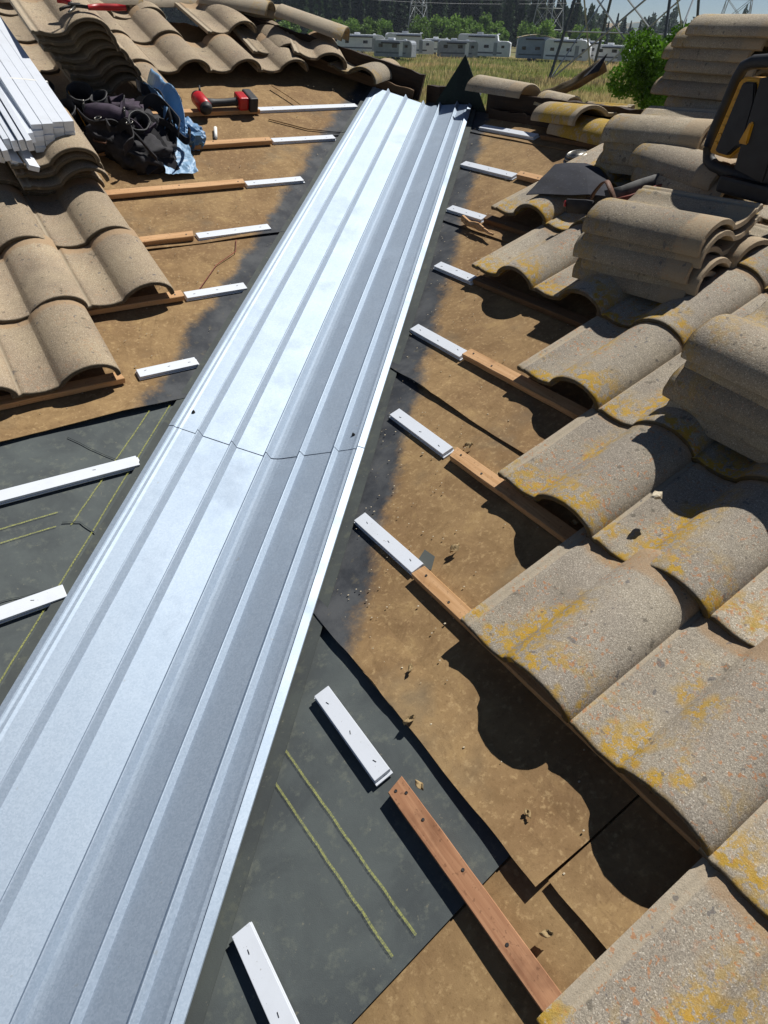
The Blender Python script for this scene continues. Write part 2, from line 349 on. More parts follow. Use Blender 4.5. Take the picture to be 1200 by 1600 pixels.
# cracks / lap lines in the lower left felt (real slivers of lifted felt)
def sliver(side,pts,wd=.004,h0=.0,h1=.006,mat=MF_D):
    on=onR if side=='R' else onL; bm=bmesh.new(); L=None
    pts=[Vector(p) for p in pts]; P=[]
    for i in range(len(pts)-1):
        for k in range(10): P.append(pts[i].lerp(pts[i+1],k/10))
    P.append(pts[-1])
    for i,c in enumerate(P):
        d=(P[min(i+1,len(P)-1)]-P[max(i-1,0)]).normalized(); pr=Vector((-d.y,d.x)); c=c+pr*.003*mnoise.noise(Vector((c.x*25,c.y*25,0)))
        p=bm.verts.new(on(*(c+pr*wd),h0)); q=bm.verts.new(on(*(c-pr*wd*.2),h1))
        if L: bm.faces.new((L[0],L[1],q,p))
        L=(p,q)
    bmesh.ops.recalc_face_normals(bm,faces=bm.faces[:]); o=obj('felt_lap',bm,mat,house); md=o.modifiers.new('t','SOLIDIFY'); md.thickness=.0015; return o
sliver('L',[(.70,1.50),(.76,1.42),(.80,1.37)],.0012,0,.0015)
sliver('L',[(.597,1.215),(.64,1.20),(.66,1.16),(.67,1.13),(.72,1.115),(.775,1.10)],.0012,0,.0025)
sliver('L',[(.30,.99),(.40,1.045),(.54,1.03)],.0012,0,.0015)
sliver('L',[(2.25,3.24),(2.42,3.12),(2.6,3.07),(2.75,3.14),(2.86,3.2)],.005,.006,.012,MD)
sliver('L',[(2.45,3.60),(2.5,3.44),(2.52,3.33)],.005,.006,.012,MD)
# boards of the open hip and ridge
def board(a,b,wd,ht,mat,parent=house,name='ridge_board',rough=1,seed=0):
    a=Vector(a); b=Vector(b); X=(b-a); L=X.length; X.normalize(); Y=Vector((0,0,1)).cross(X).normalized(); Z=X.cross(Y)
    bm=bmesh.new(); n=int(L/.03)+2; rings=[]
    for i in range(n+1):
        x=L*i/n; e=[rough*.004*mnoise.noise(Vector((x*14,k*5+seed*9,seed))) for k in range(4)]
        c=[(-wd/2+e[0],-ht/2+e[1]*.6),(wd/2+e[1],-ht/2),(wd/2+e[2],ht/2+e[3]*2*rough),(-wd/2+e[3],ht/2+e[0]*2*rough)]
        xo=(.012*rough if i in (0,n) else 0)
        rings.append([bm.verts.new((x+(xo*mnoise.noise(Vector((k*3.3+seed,i,1)))),p,q)) for k,(p,q) in enumerate(c)])
    for i in range(n):
        for k in range(4): bm.faces.new((rings[i][k],rings[i+1][k],rings[i+1][(k+1)%4],rings[i][(k+1)%4]))
    bm.faces.new(rings[0]); bm.faces.new(rings[-1][::-1]); bmesh.ops.recalc_face_normals(bm,faces=bm.faces[:])
    o=obj(name,bm,mat,None,False,frame_m(a,X,Y,Z))
    if parent: o.parent=parent
    return o
hip=lambda t,dz=0: Vector((D1-t,D1+t,K*(D1+t)+dz))
board(hip(.02,.065)+Vector((.0,.0,0)),hip(1.0,.06),.04,.14,MW_K,name='hip_board',seed=1)
board(hip(.05,.02)+Vector((-.045,-.045,0)),hip(.95,.02)+Vector((-.045,-.045,0)),.04,.05,MW_G,name='hip_board',seed=2)
board(Vector((D1+.005,3.22,K*D1+.03)),Vector((D1+.005,3.36,K*D1+.03)),.05,.12,MW_K,seed=5)
board(Vector((D1,2.80,K*D1+.045)),Vector((D1,1.0,K*D1+.045)),.04,.105,MW_K,seed=3)
board(Vector((D1-.045,2.72,K*D1-.005)),Vector((D1-.045,1.0,K*D1-.005)),.045,.055,MW_K,seed=4)
# ------------------------------------------------------------------ valley flashing: two ribbed metal sections
def prof():
    pts=[]
    def base(t):                                   # rounded trough rather than a sharp crease
        b=.050;k=K/math.sqrt(2);k1=k*.309/(.309-b)*.97
        if t<=0: return -k*t
        if t>=b: return (k1-k)*b/2+k1*(t-b)
        q=t/b; return b*(-k*q+(k+k1)*q*q/2)
    R=[-.215,-.108,0,.108,.216]
    ts=set()
    for r in R:
        for d,h in ((-.0105,0),(-.0018,.0155),(-.0006,.0168),(.0008,.0168),(.0022,.0155),(.0140,0)): ts.add((round(r+d,5),h))
    for t in np.arange(-.265,.27,.0125):
        if all(t<r-.016 or t>r+.020 for r in R): ts.add((round(float(t),5),0))
    ts|={(-.268,0),(-.276,.0012),(-.284,0),(-.2905,.0006),(-.2930,.003),(-.309,-.002),(-.310,-.005)}
    ts|={(.268,0),(.276,.0012),(.283,0),(.2865,.0),(.2890,.0085),(.309,-.0020),(.310,-.006)}
    for t,h in sorted(ts): pts.append((t,base(t)+h))
    return pts
PROF=prof()
def flashing(s0f,s1f,lift,label,seed):
    # s along the valley, t across; origin at lower end
    k2=K/math.sqrt(2); X=Vector((1,1,2*k2/math.sqrt(2)*1)).normalized()
    n=90; bm=bmesh.new(); rows=[]
    for j in range(n+1):
        row=[]
        for t,z in PROF:
            s=s0f(t)+(s1f(t)-s0f(t))*j/n
            wob=.0012*mnoise.noise(Vector((s*2.3,t*6,seed)))
            row.append(bm.verts.new(((s+t)/math.sqrt(2),(s-t)/math.sqrt(2),k2*s+z+.028+lift+wob)))
        rows.append(row)
    for j in range(n):
        for i in range(len(PROF)-1): bm.faces.new((rows[j][i],rows[j][i+1],rows[j+1][i+1],rows[j+1][i]))
    bmesh.ops.recalc_face_normals(bm,faces=bm.faces[:])
    if sum(f.normal.z for f in bm.faces)<0: bmesh.ops.reverse_faces(bm,faces=bm.faces[:])
    th=thing('valley_flashing',label,'metal flashing',None,'ribbed metal sections down the valley')
    o=obj('metal_sheet',bm,MM,th); md=o.modifiers.new('t','SOLIDIFY'); md.thickness=.0009; md.offset=-1
    return th
SEAM=1.70
zt=lambda t:[z for (a,z) in PROF if a<=t][-1]
f_lo=flashing(lambda t:-1.75,lambda t:SEAM+.12,0,'lower ribbed silver valley flashing nearest the camera, lapped under the upper one',1)
f_up=flashing(lambda t:SEAM+.012*t,lambda t:4.66-.62*max(0,t)+.05*min(0,t)*0,.0022,'upper ribbed silver valley flashing with two dark nails at its lower edge',2)
def nail(s,t,par,h=0,r=.006):
    bm=bmesh.new(); b=Vector(((s+t)/math.sqrt(2),(s-t)/math.sqrt(2),K/math.sqrt(2)*s+zt(t)+.030+h)); nn=FL[2] if t<0 else FR[2]
    cyl(bm,b,b+nn*.004,r,r*.8,8); cyl(bm,b+nn*.004,b+nn*.009,r*.55,r*.4,6); obj('nail',bm,M_DKST,par)
nail(SEAM+.075,-.262,f_up); nail(SEAM+.065,.262,f_up)
# ------------------------------------------------------------------ roof tiles
TP=[(0,.007),(.005,.0085),(.012,.008),(.0150,.0055),(.024,.005),(.0275,.007),(.031,.0095),(.040,.0075),(.055,.0035),(.072,.001),(.088,0),(.104,.001),(.120,.0045),(.132,.0075),(.1345,.0095),(.1425,.0210),(.152,.0300),(.165,.0395),(.180,.0480),(.197,.0545),(.215,.0588),(.234,.0605),(.253,.0590),(.269,.0555),(.284,.0495),(.297,.0415),(.3075,.0320),(.3150,.0215),(.3190,.0110),(.3205,.0020)]
TL=.405; TTH=.0165
def tile_mesh(seed,y0=0,y1=TL,x0=0,x1=9):
    tp=[p for p in TP if x0<=p[0]<=x1]
    ys=[y0,y0+.0015,y0+.004,y0+.01]+[y0+(y1-y0)*k for k in (.08,.16,.26,.36,.46,.56,.66,.76,.86,.94)]+[y1-.004,y1]
    n=len(tp); nor=[]
    for i in range(n):
        a=tp[max(i-1,0)]; b=tp[min(i+1,n-1)]; d=Vector((b[0]-a[0],b[1]-a[1])).normalized(); nor.append(Vector((-d.y,d.x)))
    bn=[]; bz=[]
    for i,(x,z) in enumerate(tp):
        wn=[(q,1) for q in tp if abs(q[0]-x)<.012]; bz.append(sum(q[1] for q,_ in wn)/len(wn)); v_=Vector((0,0))
        for k in range(n):
            if abs(tp[k][0]-x)<.02: v_+=nor[k]
        bn.append(Vector((0,1)) if x<.05 else v_.normalized())
    bm=bmesh.new(); T=[];B=[]
    for j,y in enumerate(ys):
        rt=[];rb=[]
        e0=(1,.55,.2,0)[j] if j<4 else (0.5 if j==len(ys)-1 else 0)
        for i,(x,z) in enumerate(tp):
            chip=0
            if j<4: chip=.0022*mnoise.noise(Vector((x*60,seed*3.3,0)))+.0018*mnoise.noise(Vector((x*210,seed*5.1,2))); c=mnoise.noise(Vector((x*22,seed*9.7,5))); chip+=max(0,c-.42)*.02
            if j>=len(ys)-2: chip=.004*mnoise.noise(Vector((x*35,seed*4.3,7)))
            warp=.0012*mnoise.noise(Vector((x*9,y*7,seed)))
            yy=y+chip*(1 if j<4 else 1); nn=nor[i]
            to=-.0035*e0; bo=-TTH+.0030*e0
            rt.append(bm.verts.new((x+nn.x*to,yy,z+nn.y*to+warp))); mm=bn[i]; zb=bz[i] if x<.12 or x>.16 and x<.29 else z; rb.append(bm.verts.new((x+mm.x*bo,yy+.001,zb+mm.y*bo+warp)))
        T.append(rt);B.append(rb)
    J=len(ys)
    for j in range(J-1):
        for i in range(n-1):
            bm.faces.new((T[j][i],T[j][i+1],T[j+1][i+1],T[j+1][i])); bm.faces.new((B[j][i],B[j+1][i],B[j+1][i+1],B[j][i+1]))
        bm.faces.new((T[j][0],T[j+1][0],B[j+1][0],B[j][0])); bm.faces.new((T[j][-1],B[j][-1],B[j+1][-1],T[j+1][-1]))
    for i in range(n-1):
        bm.faces.new((T[0][i],B[0][i],B[0][i+1],T[0][i+1])); bm.faces.new((T[-1][i],T[-1][i+1],B[-1][i+1],B[-1][i]))
    bmesh.ops.recalc_face_normals(bm,faces=bm.faces[:])
    me=bpy.data.meshes.new('roof_tile'); bm.to_mesh(me); bm.free(); me.shade_smooth()
    me.set_sharp_from_angle(angle=math.radians(50)); return me
VAR={}
for nm,mt in (('R',MT_R),('S',MT_R2),('L',MT_L)):
    VAR[nm]=[]
    for s in range(5):
        me=tile_mesh(s+{'R':0,'S':10,'L':20}[nm]); me.materials.append(mt); VAR[nm].append(me)
CUT=tile_mesh(33,0,.20); CUT.materials.append(MT_L)
def tile(kind,o,X,Y,Z,label,group,jit=1,name='roof_tile',me=None):
    ob=bpy.data.objects.new(name,me or R0.choice(VAR[kind])); COL.objects.link(ob)
    j=Matrix.Rotation(R0.gauss(0,.004)*jit,4,'Z')@Matrix.Rotation(R0.gauss(0,.003)*jit,4,'Y')@Matrix.Rotation(R0.gauss(0,.003)*jit,4,'X')
    ob.matrix_world=frame_m(Vector(o),X,Y,Z)@j
    return tag(ob,label,'roof tile',group)
def tilted(F,deg):
    X,Y,Z=F; q=Quaternion(X,math.radians(deg)); return X,q@Y,q@Z
OFFB=.058
def course(side,a,left,right_end,idx,lab,kind,extra=0,me=None,skip=()):
    F=tilted(FR if side=='R' else FL,-2.1); n=0
    if side=='R':
        y=left
        while y>right_end:
            if n not in skip: tile(kind,onR(a+R0.uniform(-.004,.004),y+.028+R0.uniform(-.002,.002),OFFB),*F,lab(n,idx),'grey tiles laid on the right slope',me=me)
            y-=.300; n+=1
    else:
        x=left
        while x>right_end:
            if n not in skip: tile(kind,onL(x-.327+R0.uniform(-.002,.002),a+R0.uniform(-.004,.004),OFFB-.007),*F,lab(n,idx),'brown tiles laid on the left slope',me=me)
            x-=.300; n+=1
LR=lambda n,i:'lichened grey tile, %s from the valley end in the %s course up the right slope'%(ORD[n],ORD[i])
LL=lambda n,i:'sand brown tile, %s from the open end in the %s course up the left slope'%(ORD[n],ORD[i])
RC=[(.925,-.345,-.95),(1.262,.264,-.7),(1.602,.542,-.5),(1.918,.842,-.25),(2.235,1.442,-.1),(2.565,1.742,.05),(2.895,1.742,.4)]
for i,(a,l,e) in enumerate(RC): course('R',a-.012,l,e,i,LR,'R')
LC=[(1.643,.925,.1),(1.982,1.235,.1),(2.322,1.222,.2),(2.675,1.232,.3),(3.01,1.535,.4),(3.345,1.84,.5),(3.675,2.735,.8),(4.01,2.13,.9)]
for i,(a,l,e) in enumerate(LC): course('L',a,l,e,i,LL,'L')
course('L',4.32,2.15,1.0,8,LL,'L',me=CUT)
# stacks lying across the right slope: heads towards the right edge of the frame
def stackR(x,y,off,n,where,dx=None,kind='S',sp=.034,seed=1,yaw=0,gname=''):
    rr=random.Random(seed); X=-FR[1]; Y=FR[0]; Z=FR[2]
    for i in range(n):
        ox=rr.uniform(-.012,.012)+(dx(i) if dx else 0); oy=rr.uniform(-.018,.012)
        a=rr.gauss(0,.018)+yaw; Xr=(Quaternion(Z,a)@X); Yr=(Quaternion(Z,a)@Y)
        posn='topmost' if i==n-1 else ('lowest' if i==0 else ORD[i]+' from the bottom')
        tile(kind,onR(x+ox,y+oy,off+i*sp),Xr,Yr,Z,'grey concrete tile, %s in the stack %s'%(posn,where),'grey tiles stacked %s'%where,.6)
stackR(2.62,1.09,.080,5,'in mid right slope',lambda i:-.004*(i%2)+.008*i,seed=3,yaw=.09)
stackR(2.268,.375,.085,5,'at the right edge of the photo',lambda i:(.0,.011,.020,.033,.042)[i],seed=5,sp=.037,yaw=-.05)
stackR(3.20,1.57,.095,4,'near the ridge behind the belt',lambda i:(-.01,.004,.008,.02)[i],seed=8,yaw=.12)
# ------------------------------------------------------------------ battens
BW=.038
def strip_mesh(L,seed):
    bm=bmesh.new(); box(bm,(0,0,.0097),(L,BW,.009),bev=.0011); box(bm,(.0015,-.001,.0025),(L+.009,BW+.003,.004),bev=.0007)
    box(bm,(0,0,.0049),(L-.004,BW-.008,.0012)); return bm
def white_strip(side,a,b0,b1,label,lift=.002,nst=3,slot=True):
    F=FR if side=='R' else FL; on=onR if side=='R' else onL
    # local X along the contour
    if side=='R': X=Vector((0,-1,0)); c=on(a,(b0+b1)/2,lift); Y=F[1]
    else: X=Vector((1,0,0)); c=on((b0+b1)/2,a,lift); Y=F[1]
    L=abs(b1-b0); an=R0.gauss(0,.012); q=Quaternion(F[2],an); X=q@X; Y=q@Y
    t=thing('batten_strip',label,'batten strip',frame_m(c,X,Y,F[2]),'white strips fixed either side of the valley')
    o=obj('strip',strip_mesh(L,0),MP); o.parent=t
    for k in range(nst):
        bm=bmesh.new(); fx=(-.36,0.02,.37)[k%3]*L if nst==3 else (-.3+.6*k/(max(nst-1,1)))*L
        box(bm,(fx,R0.uniform(-.006,.006),.0146),(.0085,.0013,.001),Matrix.Translation((0,0,0)))
        s=obj('staple',bm,M_STEEL); s.parent=t; s.matrix_basis=Matrix.Translation((fx,0,0))@Matrix.Rotation(R0.uniform(-.5,.5),4,'Z')@Matrix.Translation((-fx,0,0))
    return t
RS=[(.605,.093,-.20),(.943,.395,.150),(1.281,.772,.512),(1.585,1.062,.787),(1.896,1.397,1.113),(2.208,1.680,1.452),(2.540,2.037,1.803),(2.866,2.362,1.990),(3.205,2.640,2.232)]
for i,(a,b0,b1) in enumerate(RS): white_strip('R',a,b0,b1,'short white strip beside the valley metal, %s up from the camera on the right slope'%ORD[i])
LS=[(1.004,-.05,.542),(1.345,-.1,.850),(1.676,.978,1.178),(2.008,1.279,1.519),(2.348,1.472,1.797),(2.678,1.848,2.137),(3.026,2.160,2.518),(3.338,2.233,2.850)]
for i,(a,b0,b1) in enumerate(LS): white_strip('L',a,b0,b1,'white strip beside the valley metal, %s up from the camera on the left slope'%ORD[i])
def batten(side,a,b0,b1,label,mat,lift=.009,nails=0,wd=.038,ht=.020,split=None,grp='wooden battens under the tiles'):
    F=FR if side=='R' else FL; on=onR if side=='R' else onL
    if side=='R': c=on(a,b0,lift); X=Vector((0,-1,0))
    else: c=on(b1,a,lift); X=Vector((-1,0,0))
    X=Quaternion(F[2],R0.gauss(0,.006))@X; Z=F[2]; Y=Z.cross(X)
    L=abs(b1-b0); t=thing('wood_batten',label,'batten',frame_m(c,X,Y,Z),grp)
    bm=bmesh.new(); n=max(4,int(L/.04)); rings=[]
    sd=R0.uniform(0,99)
    for i in range(n+1):
        x=L*i/n; e=[.0014*mnoise.noise(Vector((x*11,k*5,sd))) for k in range(4)]
        ch=.0015
        c2=[(-wd/2+e[0],0),(wd/2+e[1],0),(wd/2+e[1],ht-ch),(wd/2-ch+e[1],ht),(-wd/2+ch+e[0],ht),(-wd/2+e[0],ht-ch)]
        sk=(.006*math.sin(sd) if i==0 else 0)
        rings.append([bm.verts.new((x+sk*p/wd*2,p,q+e[3]*.4)) for p,q in c2])
    for i in range(n):
        for k in range(6): bm.faces.new((rings[i][k],rings[i+1][k],rings[i+1][(k+1)%6],rings[i][(k+1)%6]))
    bm.faces.new(rings[0]); bm.faces.new(rings[-1][::-1]); bmesh.ops.recalc_face_normals(bm,faces=bm.faces[:])
    o=obj('lath',bm,mat); o.parent=t
    for (nx,ny) in (nails or ()):
        bm=bmesh.new(); cyl(bm,(nx,ny,ht-.001),(nx,ny,ht+.0016),.0034,.003,8); d=obj('nail',bm,M_STEEL); d.parent=t
    return t
LBR=lambda i,s:'%s wooden batten running under the grey tiles, %s up the right slope'%(s,ORD[i])
batten('R',.951,.116,-1.0,LBR(0,'reddish bare'),MW_B,.001,[(.012,-.006),(.028,.008),(.088,.004),(.20,.009),(.33,-.004)],wd=.040)
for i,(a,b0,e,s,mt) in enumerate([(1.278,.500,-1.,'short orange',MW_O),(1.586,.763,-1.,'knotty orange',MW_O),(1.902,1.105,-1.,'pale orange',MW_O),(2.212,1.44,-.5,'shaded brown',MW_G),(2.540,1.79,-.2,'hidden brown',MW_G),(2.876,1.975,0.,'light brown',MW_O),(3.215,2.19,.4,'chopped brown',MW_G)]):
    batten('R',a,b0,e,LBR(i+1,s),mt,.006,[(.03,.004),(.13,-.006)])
LBL=lambda i,s:'%s wooden batten poking from under the brown tiles, %s up the left slope'%(s,ORD[i])
for i,(a,b0,b1,s,mt) in enumerate([(1.672,-.3,.925,'short sawn',MW_O),(2.008,-.2,1.268,'splintered',MW_O),(2.348,-.1,1.455,'knotty orange',MW_O),(2.680,0.,1.838,'long orange',MW_O),(3.018,.1,2.145,'thin orange',MW_O),(3.318,.2,2.225,'brown stained',MW_O)]):
    batten('L',a,b0,b1,LBL(i,s),mt,.008,[(.03,.004),(.3,-.006)])
# ------------------------------------------------------------------ ridge and hip tiles (half round)
def half_round(L,r0,r1,th=.014,seed=0,arc=math.pi*.92,flat=.85):
    bm=bmesh.new(); n=18; ys=[0,.002,.008]+[L*k/8 for k in range(1,8)]+[L-.006,L]; T=[];B=[]
    for j,y in enumerate(ys):
        f=y/L; r=r0+(r1-r0)*f; rt=[];rb=[]; e=(1,.4,0)[j] if j<3 else (1 if j==len(ys)-1 else 0)
        for i in range(n+1):
            a=math.pi/2+arc*(.5-i/n); ch=.003*mnoise.noise(Vector((i*.7,seed*3,j>5)))+.002*mnoise.noise(Vector((i*2.3,seed,1))) if j<3 or j>len(ys)-3 else 0
            ro=r-.004*e; ri=r-th+.003*e
            rt.append(bm.verts.new((math.cos(a)*ro,y+ch,math.sin(a)*ro*flat))); rb.append(bm.verts.new((math.cos(a)*ri,y+ch,math.sin(a)*ri*flat)))
        T.append(rt);B.append(rb)
    for j in range(len(ys)-1):
        for i in range(n):
            bm.faces.new((T[j][i],T[j][i+1],T[j+1][i+1],T[j+1][i])); bm.faces.new((B[j][i],B[j+1][i],B[j+1][i+1],B[j][i+1]))
        for i in (0,n): bm.faces.new((T[j][i],T[j+1][i],B[j+1][i],B[j][i]))
    for i in range(n):
        for j in (0,-1): bm.faces.new((T[j][i],T[j][i+1],B[j][i+1],B[j][i]))
    bmesh.ops.recalc_face_normals(bm,faces=bm.faces[:]); me=bpy.data.meshes.new('ridge_tile'); bm.to_mesh(me); bm.free(); me.shade_smooth(); me.set_sharp_from_angle(angle=math.radians(50)); return me
HR=[half_round(.42,.098,.085,seed=s) for s in range(3)]
for m_ in HR: m_.materials.append(MT_R2)
def ridge_tile(a,b,label,k=0,roll=0,group='half round tiles along the ridge and hip',L=None,name='ridge_tile',me=None):
    a=Vector(a); b=Vector(b); Y=(b-a).normalized(); X=Y.cross(Vector((0,0,1))).normalized(); Z=X.cross(Y)
    o=bpy.data.objects.new(name,me or HR[k%3]); COL.objects.link(o); o.matrix_world=frame_m(a,X,Y,Z)@Matrix.Rotation(roll,4,'Y')
    return tag(o,label,'ridge tile',group)
RZ=K*D2+.045
for i,x in enumerate((2.50,2.16,1.82,1.48)):
    ridge_tile((x+.22,D2,RZ+.012),(x-.2,D2,RZ+.0),'half round ridge tile, %s from the right on the main ridge'%ORD[i],i)
ridge_tile((2.83,D2-.28,RZ-.035),(2.52,D2-.15,RZ-.02),'narrow half round tile tucked low at the end of the main ridge',1)
ridge_tile((3.02,3.74,1.445),(2.74,4.02,1.555),'tilted half round hip tile with its broken end towards the valley',2)
ridge_tile((2.70,4.06,1.555),(2.45,4.31,1.60),'half round hip tile just behind the tilted one',0)
# loose tiles at the open end of the upper left slope
def free(kind,c,az,pitch,roll,label,group=None,me=None):
    q=Matrix.Translation(c)@Matrix.Rotation(az,4,'Z')@Matrix.Rotation(pitch,4,'X')@Matrix.Rotation(roll,4,'Y')@Matrix.Translation((-.16,-.2,-.02))
    ob=bpy.data.objects.new('roof_tile',me or R0.choice(VAR[kind])); COL.objects.link(ob); ob.matrix_world=q; return tag(ob,label,'roof tile',group)
free('L',(2.40,4.17,1.565),.10,.33,-.02,'loose brown tile lying lifted on top of the left slope tiles')
free('L',(2.63,4.0,1.47),-.05,.33,.05,'loose brown tile shoved in under the end of the ridge')
free('L',(2.86,3.80,1.43),-.35,.25,.25,'dark loose tile leaning on the hip board')
free('S',(3.10,3.62,1.335),-1.0,.08,.28,'flat lichened loose tile nearest the hip board end')
# loosened tile stack at the upper left, spilling downhill
for i in range(8):
    dy=-.018*i; X,Y,Z=tilted(FL,-3+i*.3)
    ofs=(7-i)*.0
    tile('L',onL(1.16+.028*(7-i)+R0.uniform(-.01,.01),3.24+.030*(7-i)*.55+R0.uniform(-.012,.012),.105+i*.040),X,Y,Z,'brown tile in the leaning stack on the upper left slope, %s from the bottom'%ORD[i],'leaning stack of brown tiles',1.5)
# small stack carrying the white bundle
for i in range(3):
    X,Y,Z=tilted(FL,-2)
    tile('L',onL(.905-.012*i,2.60+.012*(i%2)+.01*i,.118+i*.036),X,Y,Z,'brown tile under the bundle of white strips, %s from the bottom'%ORD[i],'low stack of brown tiles under the white bundle',2)
# ------------------------------------------------------------------ tall stack behind the right ridge, slabs, yellow tile
rr=random.Random(4)
for i in range(10):
    a=rr.gauss(0,.05); Y=Quaternion((0,0,1),a)@Vector((-.05,-1,0)).normalized(); Z=Vector((-.10,0,1)).normalized(); X=Y.cross(Z).normalized(); Z=X.cross(Y)
    posn='topmost' if i==9 else ('lowest' if i==0 else ORD[i]+' from the bottom')
    tile('S',Vector((3.62+rr.uniform(-.03,.02),1.63+rr.uniform(-.085,.05),1.20+i*.041)),X,Y,Z,'weathered grey tile, %s in the tall stack behind the ridge'%posn,'tall stack of grey tiles behind the ridge',.4)
for i in range(4):
    Y=Vector((-.05,-1,0)).normalized(); Z=Vector((-.1,0,1)).normalized(); X=Y.cross(Z).normalized(); Z=X.cross(Y)
    tile('S',Vector((3.62+rr.uniform(-.02,.02),1.16,1.20+i*.041*2.6+.02)),X,Y,Z,'weathered grey tile farther right behind the tall stack, %s up'%ORD[i],'tiles behind the tall stack',.4)
def gtile(o,Y,Z,label,group=None,kind='S',me=None):
    Y=Vector(Y).normalized(); Z=Vector(Z).normalized(); X=Y.cross(Z).normalized(); Z=X.cross(Y); return tile(kind,Vector(o),X,Y,Z,label,group,.3,me=me)
gtile((3.12,1.30,1.225),(-.16,-1,-.05),(-.30,0,1),'big grey tile lying on the pile under the black tool','tiles piled by the black tool')
gtile((3.10,1.27,1.185),(-.12,-1,-.03),(-.32,0,1),'grey tile second from the top of the pile under the black tool','tiles piled by the black tool')
gtile((3.03,1.20,1.075),(-.05,-1,0),(-.34,0,1),'dark shaded tile in the middle of the pile under the black tool','tiles piled by the black tool')
gtile((2.99,1.17,1.035),(-.05,-1,0),(-.34,0,1),'lowest shaded tile of the pile under the black tool','tiles piled by the black tool')
gtile((2.86,1.02,1.03),(-.1,-1,0),(-.2,-.1,1),'shaded broken tile with pale chipped edge below the belt','tiles piled by the black tool')
YT=tile_mesh(55); YT.materials.append(None)
def ylich():
    m=M('yellow_lichened_concrete',.9); o=m.tc(); x,y,z=m.sep(o); g=m.sep(m.vor(o,430,'F1','Color'))[0]
    col=m.mix(m.math('MULTIPLY',m.smooth(m.math('ADD',y,m.math('MULTIPLY',m.noise(o,18,3),.12)),.12,.17),m.smooth(m.noise(o,26,5,.75),.36,.52)),S('9b8c74'),m.mix(m.noise(o,40,4,.7),S('957c34'),S('b3912f')))
    col=m.mix(m.smooth(y,.36,.375),col,S('a69880')); col=m.mix(.4,col,m.ramp(g,[(0,G(.4)),(1,G(1.5))]),'MULTIPLY'); return m.fin(col,None,m.bump(g,.4,.0015))
YT.materials[0]=ylich()
gtile((3.50,2.13,1.235),(-.10,-1,-.02),(-.34,.0,1),'tile with bright yellow lichen lying on the ridge',None,me=YT)
gtile((3.56,2.26,1.245),(-.3,-1,.05),(-.2,.2,1),'yellow stained tile half hidden behind the yellow lichened one',None,me=YT)
ridge_tile((D1-.005,2.90,K*D1+.085),(D1-.01,2.45,K*D1+.08),'half round tile lying on the open right ridge board',1)
ridge_tile((D1+.06,2.44,K*D1+.055),(D1+.06,2.30,K*D1+.05),'stub of half round tile at the end of the ridge board tile',0,me=half_round(.2,.085,.08,seed=9))
HRX=bpy.data.meshes[-1]
for o_ in bpy.data.objects:
    if o_.type=='MESH' and not o_.data.materials: o_.data.materials.append(MT_R2)
ridge_tile((D1+.28,2.96,K*D1+.04),(D1+.30,2.6,K*D1-.02),'dark half round tile seen end on behind the ridge',2)
# curled grey sheet with torn black tip behind the ridge
def curl():
    def fn(u,v):
        L=.36*u; a=-1.2+2.4*v; r=.055+.02*u
        return Vector((math.sin(a)*r+.01*mnoise.noise(Vector((u*4,v*4,2))),-L,math.cos(a)*r+.19*u*u*.5+.008*mnoise.noise(Vector((u*6,v*5,8)))))
    me=grid_mesh('curl',fn,24,14); me.shade_smooth(); o=obj('broken_tile',me,MT_R2,None,True,Matrix.Translation((D1+.14,2.58,K*D1+.055))@Matrix.Rotation(.22,4,'Z')@Matrix.Rotation(-.12,4,'X'))
    md=o.modifiers.new('t','SOLIDIFY'); md.thickness=.011; tag(o,'curved grey piece of broken tile tilted up behind the ridge','broken tile')
    bm=bmesh.new()
    P=[(0,0,0),(.05,-.05,.075),(.03,-.10,.10),(-.01,-.10,.03),(-.03,-.05,.01)]
    vs=[bm.verts.new(p) for p in P]; bm.faces.new(vs)
    o=obj('felt_scrap',bm,MF_K,None,False,Matrix.Translation((D1+.13,2.27,K*D1+.19))); md=o.modifiers.new('t','SOLIDIFY'); md.thickness=.003; tag(o,'torn black felt scrap sticking up past the broken tile','felt scrap')
curl()
# thin round discs (lids of lead cap) by stack near the ridge
t=thing('flashing_collar','pale grey stacked rim of a pipe collar poking from under tiles','pipe collar',Matrix.Translation(onR(3.05,1.80,.03)))
for i in range(3):
    bm=bmesh.new(); tube(bm,[(math.cos(a)*(.055-.006*i),math.sin(a)*(.055-.006*i),0) for a in [2*math.pi*k/28 for k in range(28)]],.0055,8,True); cyl(bm,(0,0,-.003),(0,0,.003),.053-.006*i,None,28)
    o=obj('ring',bm,M_STEEL,None,True); o.parent=t; o.matrix_basis=Matrix.Rotation(-.25,4,'Y')@Matrix.Translation((0,0,.012*i))
